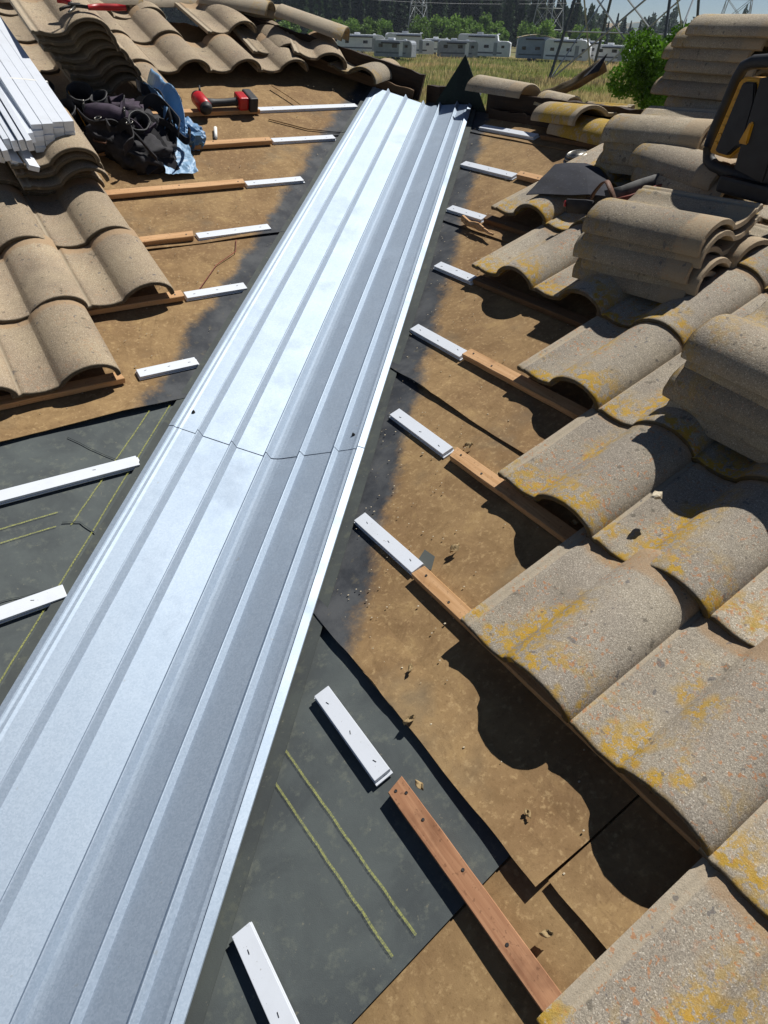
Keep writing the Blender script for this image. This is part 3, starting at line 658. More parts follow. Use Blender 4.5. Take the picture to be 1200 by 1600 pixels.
# ------------------------------------------------------------------ felt flap over the valley top
def flap():
    A=Vector((3.40,3.06,1.415)); B=Vector((3.34,3.27,1.13)); C=Vector((3.36,2.76,1.12)); Dp=Vector((3.02,2.86,1.085)); E=Vector((3.10,3.12,1.11))
    bm=bmesh.new(); n=14
    def tri(P,Q,R,wob):
        vs={}
        for i in range(n+1):
            for j in range(n+1-i):
                u=i/n; v=j/n; p=P*(1-u-v)+Q*u+R*v; edge=min(u,v,1-u-v)
                p=p+Vector((-.03*mnoise.noise(p*7+Vector((wob,0,0))),0,.006*mnoise.noise(p*9)))*(min(1,edge*6)*.8+.0); vs[i,j]=bm.verts.new(p)
        for i in range(n):
            for j in range(n-i):
                bm.faces.new((vs[i,j],vs[i+1,j],vs[i,j+1]))
                if i+j<n-1: bm.faces.new((vs[i+1,j],vs[i+1,j+1],vs[i,j+1]))
    F1=Vector((3.315,3.04,1.24))
    tri(A,B,C,0)
    bmesh.ops.remove_doubles(bm,verts=bm.verts[:],dist=.002); bmesh.ops.recalc_face_normals(bm,faces=bm.faces[:])
    o=obj('felt_flap',bm,MF_F); md=o.modifiers.new('t','SOLIDIFY'); md.thickness=.003; tag(o,'dark green black felt triangle standing up at the top of the valley','felt flap')
flap()
# ------------------------------------------------------------------ black felt offcut lying on the right tiles
def offcut():
    c=[Vector((2.60,1.60)),Vector((2.73,1.27)),Vector((2.88,1.50)),Vector((2.83,1.69))]
    def fn(u,v):
        a=c[0].lerp(c[1],u); b=c[3].lerp(c[2],u); p=a.lerp(b,v); h=.125+.02*math.sin(u*3)*math.sin(v*2.6)-.03*max(0,u-.7)+.004*mnoise.noise(Vector((u*3,v*3,0)))
        return onR(p.x,p.y,h)
    me=grid_mesh('felt_offcut',fn,20,16); o=obj('felt_offcut',me,MF_K); md=o.modifiers.new('t','SOLIDIFY'); md.thickness=.003; tag(o,'square offcut of black felt lying on the right slope tiles','felt offcut')
offcut()
# ------------------------------------------------------------------ leather belt with pouch on the right slope
def belt_right():
    t=thing('tool_pouch','worn tan and red tool belt with a loop on the right slope','tool belt',Matrix.Translation(onR(2.62,1.25,.10)))
    base=onR(2.62,1.25,.10)
    def ob(name,bm,mt,sm=True): o=obj(name,bm,mt,None,sm); o.matrix_world=Matrix.Translation(base); o.parent=t; o.matrix_parent_inverse=t.matrix_world.inverted(); return o
    bm=bmesh.new(); pts=[]                              # big leather loop
    for k in range(22):
        a=-.5+k*.21; pts.append((-.005+.018*math.sin(a*2),.055*math.cos(a)-.01,.055+.062*math.sin(a)))
    ribbon(bm,pts,.028,.004,Vector((1,.2,.1))); ob('belt_loop',bm,M_LEATH)
    bm=bmesh.new(); P=[]
    P=[(.02,.0,.06),(.07,-.03,.075),(.13,-.05,.095),(.20,-.065,.11),(.26,-.09,.125),(.30,-.13,.11)]
    for a,b,w in ((0,0,.05),):
        ribbon(bm,P,.052,.007,Vector((-.35,.25,1)))
    ob('strap',bm,M_GREYN)
    bm=bmesh.new(); ribbon(bm,[(p[0]+.01,p[1]-.03,p[2]-.012) for p in P],.03,.006,Vector((-.6,-.2,1))); ob('red_lining',bm,M_REDC)
    bm=bmesh.new(); ribbon(bm,[(-.03,.13,.015),(-.035,.08,.022),(-.04,.03,.03),(-.05,-.01,.034)],.05,.008,Vector((-.3,0,1))); ob('strap',bm,M_CLOTH)
    bm=bmesh.new(); box(bm,(.0,-.055,.03),(.05,.05,.085),Matrix.Rotation(.35,4,'X'),bev=.012); ob('pouch',bm,M_CLOTH)
    bm=bmesh.new(); cyl(bm,(-.028,-.05,.05),(-.036,-.05,.052),.008,None,14); ob('rivet',bm,M_STEEL)
    bm=bmesh.new(); tube(bm,[(.27+.03*math.cos(a),-.10+.015*math.sin(a),.11+.035*math.sin(a)) for a in [2*math.pi*k/18 for k in range(18)]],.005,8,True); ob('buckle',bm,M_BLK)
    bm=bmesh.new(); box(bm,(-.03,.135,.022),(.02,.01,.02),bev=.003); ob('red_tab',bm,M_RED)
belt_right()
# ------------------------------------------------------------------ black and yellow power tool at the right edge
def tool():
    O=Vector((2.78,.93,1.20)); Y=Vector((-.25,-1,0)).normalized(); Z=Vector((0,0,1)); X=Y.cross(Z)      # local: y to the right of the photo, z up, x towards camera negative
    t=thing('power_tool','black and yellow cordless tool with a big loop handle','power tool',frame_m(O,X,Y,Z))
    def ob(n,bm,mt,sm=False,par=t): o=obj(n,bm,mt,None,sm); o.parent=par; return o
    bm=bmesh.new(); H=[(0,-.10,.035),(0,-.095,.09),(0,-.075,.17),(0,-.062,.23),(0,-.045,.262),(0,-.01,.275),(0,.06,.28),(0,.14,.29),(0,.22,.29)]
    tube(bm,H,[.019,.018,.017,.017,.018,.019,.020,.022,.024],14); ob('handle',bm,M_BLK,True)
    bm=bmesh.new(); H=[(0,-.10,.035),(0,-.088,.0),(0,-.05,-.018),(0,.03,-.022),(0,.12,-.03),(0,.22,-.03)]
    tube(bm,H,[.019,.019,.02,.022,.026,.03],14); ob('lower_rail',bm,M_BLK,True)
    # body plate: bevelled polygon with thickness and a yellow border
    def poly(pts,x0,x1,mt,n):
        bm=bmesh.new(); a=[bm.verts.new((x0,p[0],p[1])) for p in pts]; b=[bm.verts.new((x1,p[0],p[1])) for p in pts]; bm.faces.new(a); bm.faces.new(b[::-1])
        for i in range(len(pts)): j=(i+1)%len(pts); bm.faces.new((a[i],b[i],b[j],a[j]))
        bmesh.ops.recalc_face_normals(bm,faces=bm.faces[:]); es=bm.edges[:]; bmesh.ops.bevel(bm,geom=es,offset=.004,segments=2,affect='EDGES'); return ob(n,bm,mt)
    poly([(-.065,.025),(-.02,.225),(.0,.238),(.06,.238),(.085,.18),(.085,.05),(.06,.045),(.03,.018),(-.03,.02)],-.05,.028,M_YEL,'yellow_frame'); YF=t.children[-1] if t.children else t
    poly([(-.030,.035),(.005,.218),(.012,.226),(.055,.226),(.074,.175),(.074,.06),(.055,.055),(.027,.028),(-.02,.03)],-.035,.040,M_BLK,'grille')
    poly([(.09,.0),(.09,.24),(.22,.26),(.22,-.02)],-.05,.06,M_BLK,'body')
    poly([(.082,.07),(.105,.13),(.12,.13),(.12,.07)],-.0,.066,M_YEL,'trigger')
    bm=bmesh.new()
    for i in range(7): box(bm,(.029,-.045+.006*i+.003,.055+.024*i),(.006,.014,.006),bev=.001)
    ob('grip_ridges',bm,M_YEL,False,YF)
    bm=bmesh.new(); box(bm,(0,.15,-.05),(.12,.22,.05),bev=.01); ob('base',bm,M_BLK)
tool()
# ------------------------------------------------------------------ drill on the left slope
def drill():
    A=onL(1.925,3.33,.035); B=onL(2.17,3.325,.04); Y=FL[2]; X=(B-A).normalized(); Yv=Y.cross(X).normalized(); Z=X.cross(Yv)
    t=thing('impact_driver','red and black cordless impact driver lying on a left slope batten','power drill',frame_m(A,X,Yv,Z))
    def ob(n,bm,mt,sm=False): o=obj(n,bm,mt,None,sm); o.parent=t; return o
    L=(B-A).length
    bm=bmesh.new(); cyl(bm,(0,-.055,.02),(0,.055,.02),.034,.036,18); bmesh.ops.bevel(bm,geom=bm.edges[:],offset=.004,segments=1,affect='EDGES'); ob('motor_housing',bm,M_RED,True)
    bm=bmesh.new(); cyl(bm,(0,-.08,.02),(0,-.055,.02),.020,.033,16); ob('nose',bm,M_BLK,True)
    bm=bmesh.new(); cyl(bm,(0,.055,.02),(0,.075,.02),.035,.028,16); ob('rear_cap',bm,M_BLK,True)
    bm=bmesh.new(); cyl(bm,(.012,.058,.05),(.022,.088,.062),.006,.004,8); ob('bit',bm,M_BLK,True)
    bm=bmesh.new(); tube(bm,[(.02,.0,.02),(.07,.0,.018),(.12,0,.018),(.17,0,.02),(L-.03,0,.022)],[.022,.019,.018,.019,.024],14); ob('grip',bm,M_BLK,True)
    bm=bmesh.new(); box(bm,(L-.035,0,.022),(.05,.085,.062),bev=.010); ob('foot',bm,M_RED)
    bm=bmesh.new(); box(bm,(L+.013,0,.022),(.045,.115,.068),bev=.008); ob('battery',bm,M_BLK)
    bm=bmesh.new(); box(bm,(.03,-.03,.012),(.02,.012,.012),bev=.003); ob('trigger',bm,M_RED)
drill()
# marker on left slope
def marker():
    a=onL(1.883,3.075,.014); b=onL(1.932,3.19,.014); t=thing('marker','small white marker lying on brown felt near the drill','marker',Matrix.Translation(a))
    bm=bmesh.new(); cyl(bm,(0,0,0),(b-a)*.82,.0085,.0085,12); o=obj('barrel',bm,M_CHALKW,None,True); o.parent=t
    bm=bmesh.new(); cyl(bm,(0,0,0),(a-b)*.16,.0085,.003,12); o=obj('tip',bm,M_GREYN,None,True); o.parent=t
marker()
# red handled snips
def snips():
    a=onL(1.33,3.295,.446); t=thing('tin_snips','tin snips with red handles lying on the upper left tiles','snips',Matrix.Translation(a)@Matrix.Rotation(-.12,4,'Z')@Matrix.Rotation(.30,4,'X'))
    def ob(n,bm,mt,sm=True): o=obj(n,bm,mt,None,sm); o.parent=t; return o
    bm=bmesh.new(); tube(bm,[(.08,.0,.012),(.13,.004,.014),(.20,.006,.014),(.235,.004,.014)],[.010,.013,.013,.010],12); ob('handle',bm,M_RED)
    bm=bmesh.new(); tube(bm,[(.02,.03,.016),(-.005,.055,.018),(-.03,.06,.016)],[.009,.012,.010],12); ob('handle',bm,M_RED)
    bm=bmesh.new(); tube(bm,[(.09,0,.012),(.04,.01,.014),(.015,.03,.016)],.007,8); box(bm,(.03,.015,.014),(.05,.022,.014),bev=.004); ob('pivot',bm,M_DKST)
    bm=bmesh.new(); ribbon(bm,[(.02,.01,.012),(-.01,-.005,.012),(-.035,-.03,.01)],.010,.006,Vector((0,0,1))); ob('blade',bm,M_DKST)
    bm=bmesh.new(); ribbon(bm,[(.03,.0,.012),(.01,-.03,.010),(-.005,-.055,.008)],.010,.006,Vector((0,0,1))); ob('blade',bm,M_STEEL)
snips()
# ------------------------------------------------------------------ tool belt heap on the left slope
def lump(bm,c,s,seed,rot=0,sub=3,amp=.22):
    v=bmesh.ops.create_icosphere(bm,subdivisions=sub,radius=1)['verts']; q=Matrix.Rotation(rot,3,'Z')
    for a in v:
        p=a.co.copy(); k=1+amp*mnoise.fractal(p*1.7+Vector((seed,seed*2,0)),1,2,4); k+= .10*abs(mnoise.noise(p*4+Vector((seed*3,0,0)))); p=p*k; a.co=q@Vector((p.x*s[0],p.y*s[1],p.z*s[2]))+Vector(c)
def pouch(bm,base,axis,r0,r1,L,th=.006,sq=.7,seed=0):
    axis=Vector(axis).normalized(); s=axis.orthogonal().normalized(); t=axis.cross(s); n=22; RR=[]
    prof_=[(r0*.3,0),(r0*.9,.0),(r0,.02),(r0+(r1-r0)*.4,L*.4),(r0+(r1-r0)*.7,L*.7),(r1,L),(r1-th,L),(r1-th,L*.6),(r0-th,.03),(r0*.3,.02)]
    for r,h in prof_:
        RR.append([bm.verts.new(Vector(base)+axis*(h+.006*mnoise.noise(Vector((math.cos(a)*2,math.sin(a)*2,seed))))+(s*math.cos(a)+t*math.sin(a)*sq)*r*(1+.10*mnoise.noise(Vector((math.cos(a)*1.5,math.sin(a)*1.5+seed,h*12))))) for a in [2*math.pi*k/n for k in range(n)]])
    for i in range(len(RR)-1):
        for k in range(n): bm.faces.new((RR[i][k],RR[i][(k+1)%n],RR[i+1][(k+1)%n],RR[i+1][k]))
    bm.faces.new(RR[0]); bm.faces.new(RR[-1][::-1])
def crumple(bm,c,s,seed,amp=.35,rot=0):
    v=bmesh.ops.create_icosphere(bm,subdivisions=4,radius=1)['verts']; q=Matrix.Rotation(rot,3,'Z')
    for a in v:
        p=a.co.copy(); r=1-abs(mnoise.noise(p*1.9+Vector((seed,seed*2,0)))); r2=1-abs(mnoise.noise(p*4.3+Vector((seed*3,0,1)))); k=.62+amp*r*r+.16*r2*r2+.03*mnoise.noise(p*14)
        sg=lambda x: math.copysign(abs(x)**.75,x); p=Vector((sg(p.x),sg(p.y),sg(p.z)))*k; a.co=q@Vector((p.x*s[0],p.y*s[1],p.z*s[2]))+Vector(c)
def belt_left():
    O=onL(1.45,3.05,.0); fm=frame_m(O,FL[0],FL[1],FL[2]); t=thing('tool_belt','heap of black and purple tool belts with open pouches beside the white bundle','tool belt',fm)
    def ob(n,bm,mt,sm=True,par=None):
        bmesh.ops.recalc_face_normals(bm,faces=bm.faces[:]); o=obj(n,bm,mt,None,sm); o.parent=par or t; return o
    for i,(c,s_,sd,rt) in enumerate((((.02,-.12,.05),(.13,.13,.065),1,.3),((-.07,.0,.07),(.10,.11,.07),2,-.4),((.09,.03,.06),(.09,.12,.07),4,.8))):
        bm=bmesh.new(); crumple(bm,c,s_,sd,.42,rt); ob('bag',bm,M_CLOTH)
    bm=bmesh.new(); crumple(bm,(.0,.16,.07),(.15,.07,.07),7,.4); ob('bag',bm,M_PURP)
    for base,ax,r0,r1,L,sd in (((-.27,.25,.03),(-.1,-.25,1),.050,.062,.14,2),((-.17,.17,.05),(.15,-.3,1),.052,.066,.15,5),((-.22,.10,.04),(-.15,-.35,1),.045,.055,.12,8),((.0,-.05,.06),(.25,-.45,1),.048,.060,.12,11),((-.06,.10,.08),(-.2,-.1,1),.036,.044,.11,13)):
        bm=bmesh.new(); pouch(bm,base,ax,r0,r1,L,seed=sd); pz=ob('pouch',bm,M_CLOTH); A=Vector(ax).normalized()
        e=A.orthogonal().normalized(); f=A.cross(e); bm=bmesh.new(); tube(bm,[Vector(base)+A*L+(e*math.cos(q)+f*math.sin(q)*.7)*r1*(1+.10*mnoise.noise(Vector((math.cos(q)*1.5,math.sin(q)*1.5+sd,L*12)))) for q in [2*math.pi*k/24 for k in range(24)]],.0032,6,True); ob('rim',bm,M_BLK,True,pz)
    bm=bmesh.new(); tube(bm,[(-.20+.006*k,.135-.012*k,.20-.018*k) for k in range(8)],.0028,6); ob('yellow_trim',bm,M_YEL)
    bm=bmesh.new(); tube(bm,[(-.15,.06,.14),(-.11,.03,.15),(-.06,-.0,.155),(-.01,-.04,.15)],[.028,.036,.037,.033],16); slv=ob('padded_sleeve',bm,M_PURP)
    for a in ((-.155,.065,.14),(-.015,-.035,.15)):
        bm=bmesh.new(); tube(bm,[(a[0]+.008*math.cos(q),a[1]+.040*math.cos(q)*.6,a[2]+.040*math.sin(q)) for q in [2*math.pi*k/20 for k in range(20)]],.006,8,True); ob('sleeve_band',bm,M_BLK,True,slv)
        for k in range(5):
            q=.3+k*.45; bm=bmesh.new(); bmesh.ops.create_uvsphere(bm,u_segments=8,v_segments=6,radius=.0042,matrix=Matrix.Translation((a[0]+.008*math.cos(q)-.002,a[1]+.046*math.cos(q)*.6-.008,a[2]+.045*math.sin(q)))); ob('rivet',bm,M_STEEL,True,slv)
    rg=random.Random(17)
    for i in range(13):                     # loops of webbing and belt tangled over the bags
        cx,cy=rg.uniform(-.10,.13),rg.uniform(-.17,.17); r=rg.uniform(.045,.11); a0=rg.uniform(0,6.3); sp=rg.uniform(2.0,4.2); tilt=rg.uniform(-.5,.5); e=rg.uniform(.6,1.3); z0=rg.uniform(.10,.145); P=[];N=[]
        for k in range(20):
            a=a0+sp*k/19; P.append((cx+r*math.cos(a),cy+r*e*math.sin(a),z0+.045*math.sin(a*1.3+i)+.02*math.sin(a*3+i*2))); N.append(Vector((math.cos(a)*tilt,math.sin(a)*tilt+.25*math.sin(a*2+i),1)))
        bm=bmesh.new(); ribbon(bm,P,rg.choice((.022,.03,.045,.055)),.005,N); w_=ob('strap',bm,M_CLOTH if i%4 else M_PURP,False)
        if i%3==0:
            c=Vector(P[9])+Vector((0,0,.02)); bm=bmesh.new(); tube(bm,[c+Vector((.014*math.cos(a),.010*math.sin(a),.004*math.cos(a))) for a in [2*math.pi*k/16 for k in range(16)]],.0024,6,True); ob('buckle',bm,M_STEEL,True,w_)
    P=[(.10,.17,.13),(.15,.11,.16),(.18,.04,.15),(.185,-.04,.11),(.17,-.10,.06),(.155,-.13,.03)]
    bm=bmesh.new(); ribbon(bm,P,.055,.006,Vector((.9,-.2,.9))); wb=ob('belt_strap',bm,M_CLOTH,False)
    for i in range(4):
        a=Vector(P[i+1]); n=Vector((.35,-.55,.75)).normalized(); e=n.orthogonal().normalized(); f=n.cross(e); bm=bmesh.new(); tube(bm,[a+n*.010+(e*math.cos(q)+f*math.sin(q))*.0075 for q in [2*math.pi*k/14 for k in range(14)]],.0022,6,True); ob('eyelet',bm,M_STEEL,True,wb)
    bm=bmesh.new(); tube(bm,[(-.14,-.02,.10),(-.17,-.08,.085),(-.13,-.12,.09),(-.10,-.07,.10),(-.07,-.13,.085),(-.05,-.20,.06)],.0035,6); ob('hanging_cord',bm,M_LEATH)
    for P,wd in (([(-.02,-.06,.12),(-.01,-.13,.10),(.0,-.20,.06),(.02,-.26,.03)],.06),([(.06,-.06,.13),(.08,-.13,.11),(.10,-.20,.07),(.12,-.26,.02)],.05),([(.12,-.02,.13),(.13,-.09,.10),(.14,-.16,.05),(.14,-.20,.02)],.035)):
        bm=bmesh.new(); ribbon(bm,P,wd,.007,Vector((1,.2,.45))); ob('flap',bm,M_CLOTH,False)
belt_left()
# blue plastic wrapper
def wrapper():
    t=thing('plastic_wrapper','crumpled pale blue plastic wrapper lying against the black tool belts','wrapper',frame_m(onL(1.6,3.0,.0),FL[0],FL[1],FL[2]))
    def fn(u,v):        # flat lower piece
        x=-.085+.15*u+.03*v; y=-.235+.26*v; cr=.7*abs(mnoise.noise(Vector((x*17,y*15,1))))+.3*abs(mnoise.noise(Vector((x*40,y*38,1))))
        return Vector((x+.01*mnoise.noise(Vector((v*5,u*2,0)))+.015*v,y,.022+.035*v+.022*cr+.03*max(0,.3-u)))
    o=obj('flat_film',grid_mesh('f',fn,40,60),M_FOIL); o.parent=t; md=o.modifiers.new('t','SOLIDIFY'); md.thickness=.0012
    def fn(u,v):        # upright twisted piece over the belts
        x=.0+.10*u+.06*v; y=.0+.47*v; cr=mnoise.noise(Vector((x*16+5,y*8,3)))+.3*abs(mnoise.noise(Vector((x*45,y*25,3)))); z=.085+.045*math.sin(v*2.6)+.055*math.sin(u*6.0+v*4)+.035*cr
        return Vector((x+.02*math.sin(v*6),y,z))
    o=obj('twisted_film',grid_mesh('f',fn,44,70),M_WRAP); o.parent=t; md=o.modifiers.new('t','SOLIDIFY'); md.thickness=.0012
    bm=bmesh.new(); crumple(bm,(.14,.08,.045),(.06,.10,.05),12,.4,.2); o=obj('crumpled_film',bm,M_WRAP); o.parent=t
wrapper()
# ------------------------------------------------------------------ bundle of white strips
SM=[]
def bundle():
    off0=.225; k=0; XO=.055
    X,Y,Z=FL
    def stick(x,y0,h,L,rz,tw,label,yw=.038,th=.0195):
        nonlocal k
        bm=bmesh.new(); box(bm,(0,L/2,0),(yw,L,th),bev=.0012)
        o=obj('batten_strip',bm,MP,None,False,frame_m(onL(x+XO,y0,h),X,Y,Z)@Matrix.Rotation(rz,4,'Z')@Matrix.Rotation(tw,4,'Y')@Matrix.Rotation(.02,4,'X')); k+=1
        tag(o,label,'batten strip','strips tied in the white bundle')
    for r in range(5):              # main block: five layers of four
        for c in range(4):
            stick(.955+c*.0392+R0.uniform(-.001,.001),2.70+R0.uniform(-.004,.004)+.006*c,off0-.02+r*.0200,1.05,.03,0,'white strip in the tied bundle, layer %s from the bottom, %s from the left'%(('one','two','three','four','five')[r],ORD[c]))
    for i in range(9):              # strips turned on edge along the left side
        stick(.925-.0215*i,2.70-.022*((i*3)%4)-.03,off0+.045-.006*i+R0.uniform(-.008,.008),1.05+.02*(i%3),.03+.004*i,math.pi/2-.12,'white strip on edge in the tied bundle, %s left of the main block'%ORD[i])
    for i in range(3):
        stick(.90-.05*i,2.60+.03*i,off0-.035+.004*i,1.0,.05,.35,'white strip jutting out low at the near end of the bundle, %s from the right'%ORD[i])
    for i in range(2):
        stick(.93+.06*i,3.62+.02*i,off0+.12-.02*i,.30,-.25-.1*i,.1,'short white strip across the far end of the bundle, %s one'%('left','right')[i],.055)
    bm=bmesh.new(); pts=[q+Vector((XO,0,0)) for q in (onL(.70,3.05,off0+.070),onL(.78,3.06,off0+.072),onL(.92,3.06,off0+.074),onL(.945,3.05,off0+.076),onL(1.03,3.03,off0+.076),onL(1.088,3.02,off0+.074),onL(1.093,3.02,off0+.02),onL(1.088,3.02,off0-.03))]
    ribbon(bm,pts,.010,.002,FL[1]); tag(obj('tie_band',bm,M_CHALKW),'thin white band tied round the bundle of strips','band')
    # supports under the bundle's far end
bundle()
# ------------------------------------------------------------------ debris
def leaf(p,sz,rot,mt,label,nm='dry_leaf'):
    def fn(u,v): x=(u-.5)*sz; y=(v-.5)*sz*.6*math.sin(math.pi*min(max(u,.04),.96)); return Vector((x,y,.35*sz*abs(math.sin(u*3+v*2))+.2*sz*mnoise.noise(Vector((u*4+rot,v*4,0)))))
    Z=FR[2] if p.x>p.y else FL[2]; q=Z.to_track_quat('Z','Y').to_matrix().to_4x4()
    o=obj(nm,grid_mesh('leaf',fn,7,5),mt,None,True,Matrix.Translation(p)@q@Matrix.Rotation(rot,4,'Z')); md=o.modifiers.new('t','SOLIDIFY'); md.thickness=.0008; tag(o,label,'dry leaf','dry leaf bits scattered on the felt')
M_LEAF=plain('dry_leaf','a08a62',.8,0,1,'6b5335',60); M_CH=plain('stone_chip','c4b8a0',.9,0,1,'9c8f78',60)
LV=[((1.045,.205),.028,'at the felt step above the long red batten'),((.985,.085),.024,'on dark felt right of the long red batten'),((1.10,-.085),.018,'near the joint in the brown felt'),((1.115,.30),.020,'on brown felt below the first full course'),((1.38,.49),.032,'beside the tile corner above the orange batten'),((1.63,.755),.030,'at the end of the knotty orange batten'),((1.62,.34),.022,'in shade under the second course'),((1.0,-.24),.022,'by the cut end of the red batten'),((1.22,.47),.016,'near the torn grey felt patch'),((1.73,.76),.018,'just above the right felt step'),((1.08,.42),.013,'on brown felt left of the big shadow')]
for (q,s,l) in LV[:8]: leaf(onR(q[0],q[1],.014),s,R0.uniform(0,6),M_LEAF,'curled dry leaf bit '+l)
bmc=bmesh.new()
for i in range(900):
    if R0.random()<.55:
        a=R0.uniform(1.05,3.3); b=a-R0.choice([.55,.6,.65,.8,1.2])*1.0+R0.gauss(0,.12); p=onR(a,min(b,a-.45),.0075)
    else:
        a=R0.uniform(1.6,3.6); b=a-R0.uniform(.5,1.3); p=onL(b,a,.0075)
    s=R0.uniform(.0008,.0022)*(1.6 if R0.random()<.08 else 1); v=bmesh.ops.create_icosphere(bmc,subdivisions=1,radius=s,matrix=Matrix.Translation(p)@Matrix.Diagonal((1.4,1,.6,1)))
tag(obj('grit',bmc,M_CH),None,None,kind='stuff')
# torn felt patch by the third strip, splintered stick
bm=bmesh.new(); pp=[(1.285,.530),(1.332,.552),(1.336,.515),(1.305,.488)]; vs=[bm.verts.new(onR(a,b,.007)) for a,b in pp]; bm.faces.new(vs); o=obj('felt_scrap',bm,M_PATCH); o.modifiers.new('t','SOLIDIFY').thickness=.0015; tag(o,'small torn grey felt scrap beside the third right strip','felt scrap')
def splinter():
    a=onR(2.475,1.88,.02); b=onR(2.445,1.60,.03); bm=bmesh.new()
    for j in range(4):
        P=[a.lerp(b,k/9)+Vector((.010*mnoise.noise(Vector((k*.6,j,0))),.004*j,.008*mnoise.noise(Vector((k*.5,j,5)))+.004*j)) for k in range(1,9-j)]
        tube(bm,P,[.010*(1-.7*k/9) for k in range(len(P))],6)
    tag(obj('wood_splinter',bm,MW_O,None,False),'splintered length of rotten wood below the seventh right strip','wood splinter')
splinter()
bm=bmesh.new(); tube(bm,[onL(1.62,2.30,.008),onL(1.58,2.22,.012),onL(1.47,2.16,.008),onL(1.36,2.05,.010),onL(1.31,2.0,.012)],.0016,6); tag(obj('loose_wire',bm,M_REDC),'thin rusty wire curling between two left battens','wire')
# stone on tile of right slope
bm=bmesh.new(); lump(bm,(0,0,0),(.014,.010,.007),4,0,2,.5); tag(obj('mortar_chip',bm,M_CH,None,False,Matrix.Translation(onR(1.73,.20,.118))),'chip of mortar resting on a barrel in the third right course','mortar chip')
# ------------------------------------------------------------------ field, bushes, trees, caravans, pylons
def foliage(name,c1,c2,tr=.0):
    m=M(name,.7,spec=.3); p=m.geo(); rn=m.rnd(); n=m.noise(p,1.3,3,.6)
    col=m.mix(m.smooth(n,.35,.65),S(c1),S(c2)); hs=m.t.nodes.new('ShaderNodeHueSaturation'); m.put(hs.inputs['Color'],col); m.put(hs.inputs['Value'],m.math('ADD',m.math('MULTIPLY',rn,.5),.75)); m.thin(hs.outputs[0],.35); return m.fin(hs.outputs[0])
M_CON=foliage('conifer_needles','263a22','3c522c'); M_DEC=foliage('broad_leaves','55742e','7c9c42'); M_BUSH=foliage('bright_shrub_leaves','3c5f14','5f8a24'); M_FARW=foliage('far_wood','26352a','34452f'); M_BARK=plain('bark','4a3b2e',.9,0,1,'2f261e',8)
M_DEAD=plain('dead_wood','8f8674',.8)
def np_mesh(name,V,F):
    me=bpy.data.meshes.new(name); nv=len(V); nf=len(F); me.vertices.add(nv); me.vertices.foreach_set('co',V.astype(np.float32).ravel())
    k=F.shape[1]; me.loops.add(nf*k); me.loops.foreach_set('vertex_index',F.astype(np.int32).ravel()); me.polygons.add(nf); me.polygons.foreach_set('loop_start',np.arange(0,nf*k,k,dtype=np.int32)); me.update(calc_edges=True); return me
def leaves(C,size,rng,droop=0):
    n=len(C); a=rng.normal(size=(n,3)); a/=np.linalg.norm(a,axis=1)[:,None]; b=rng.normal(size=(n,3)); b-=a*(a*b).sum(1)[:,None]; b/=np.linalg.norm(b,axis=1)[:,None]
    s=(size*rng.uniform(.6,1.4,n))[:,None]; V=np.stack([C+a*s,C+b*s*.6-a*s*.3,C-a*s,C-b*s*.6+a*s*.2],1).reshape(-1,3); return V,np.arange(4*n).reshape(n,4)
def conifer(seed,H,W,n=1500):
    r=np.random.default_rng(seed); h=r.uniform(.06,1,n)**.8; nb=34; ang=r.integers(0,nb,n)*2.399+r.normal(0,.18,n); lay=np.abs(np.sin(h*38+ang))*.5+.5
    rad=W*(1-h)**.75*(.35+.65*r.uniform(0,1,n)**.5)*lay*(1+.25*np.sin(ang*3+seed)); C=np.stack([rad*np.cos(ang),rad*np.sin(ang),h*H-rad*.25],1); V,F=leaves(C,H*.022+.06,r); return np_mesh('crown',V,F)
def broad(seed,H,W,n=2200,nl=11):
    r=np.random.default_rng(seed); L=r.normal(size=(nl,3)); L/=np.linalg.norm(L,axis=1)[:,None]; cc=L*np.array([W*.55,W*.55,H*.26])+np.array([0,0,H*.62]); rr_=r.uniform(.28,.5,nl)*W; i=r.integers(0,nl,n); d=r.normal(size=(n,3)); d/=np.linalg.norm(d,axis=1)[:,None]
    C=cc[i]+d*(rr_[i]*r.uniform(.55,1.08,n))[:,None]; C[:,2]=np.maximum(C[:,2],H*.12); V,F=leaves(C,W*.075,r); return np_mesh('crown',V,F)
def trunk(H,r):
    bm=bmesh.new(); tube(bm,[(0,0,0),(.02*H,0,H*.3),(0,.01*H,H*.6),(0,0,H*.9)],[r,r*.8,r*.5,r*.15],8)
    for k in range(5):
        a=k*1.26; z=H*(.35+.1*k); tube(bm,[(0,0,z),(math.cos(a)*H*.09,math.sin(a)*H*.09,z+H*.06)],[r*.4,r*.12],5)
    me=bpy.data.meshes.new('trunk'); bm.to_mesh(me); bm.free(); me.materials.append(M_BARK); return me
CON=[conifer(s,18,w,3000) for s,w in ((1,2.3),(2,2.9),(3,1.9),(4,2.6))]; BRO=[broad(s,7,3.6,2600) for s in (11,12,13)]
for m_ in CON: m_.materials.append(M_CON)
for m_ in BRO: m_.materials.append(M_DEC)
TRC=trunk(17,.25); TRB=trunk(5.5,.18)
def tree(p,me,tm,sc,label,cat,group,name,sz=1):
    t=thing(name,label,cat,Matrix.Translation(p)@Matrix.Rotation(R0.uniform(0,6),4,'Z')@Matrix.Diagonal((sc,sc,sc*sz,1)),group)
    for n,m_ in (('trunk',tm),('crown',me)): o=bpy.data.objects.new(n,m_); COL.objects.link(o); o.parent=t
    return t
xs=list(np.arange(350,905,9.5))
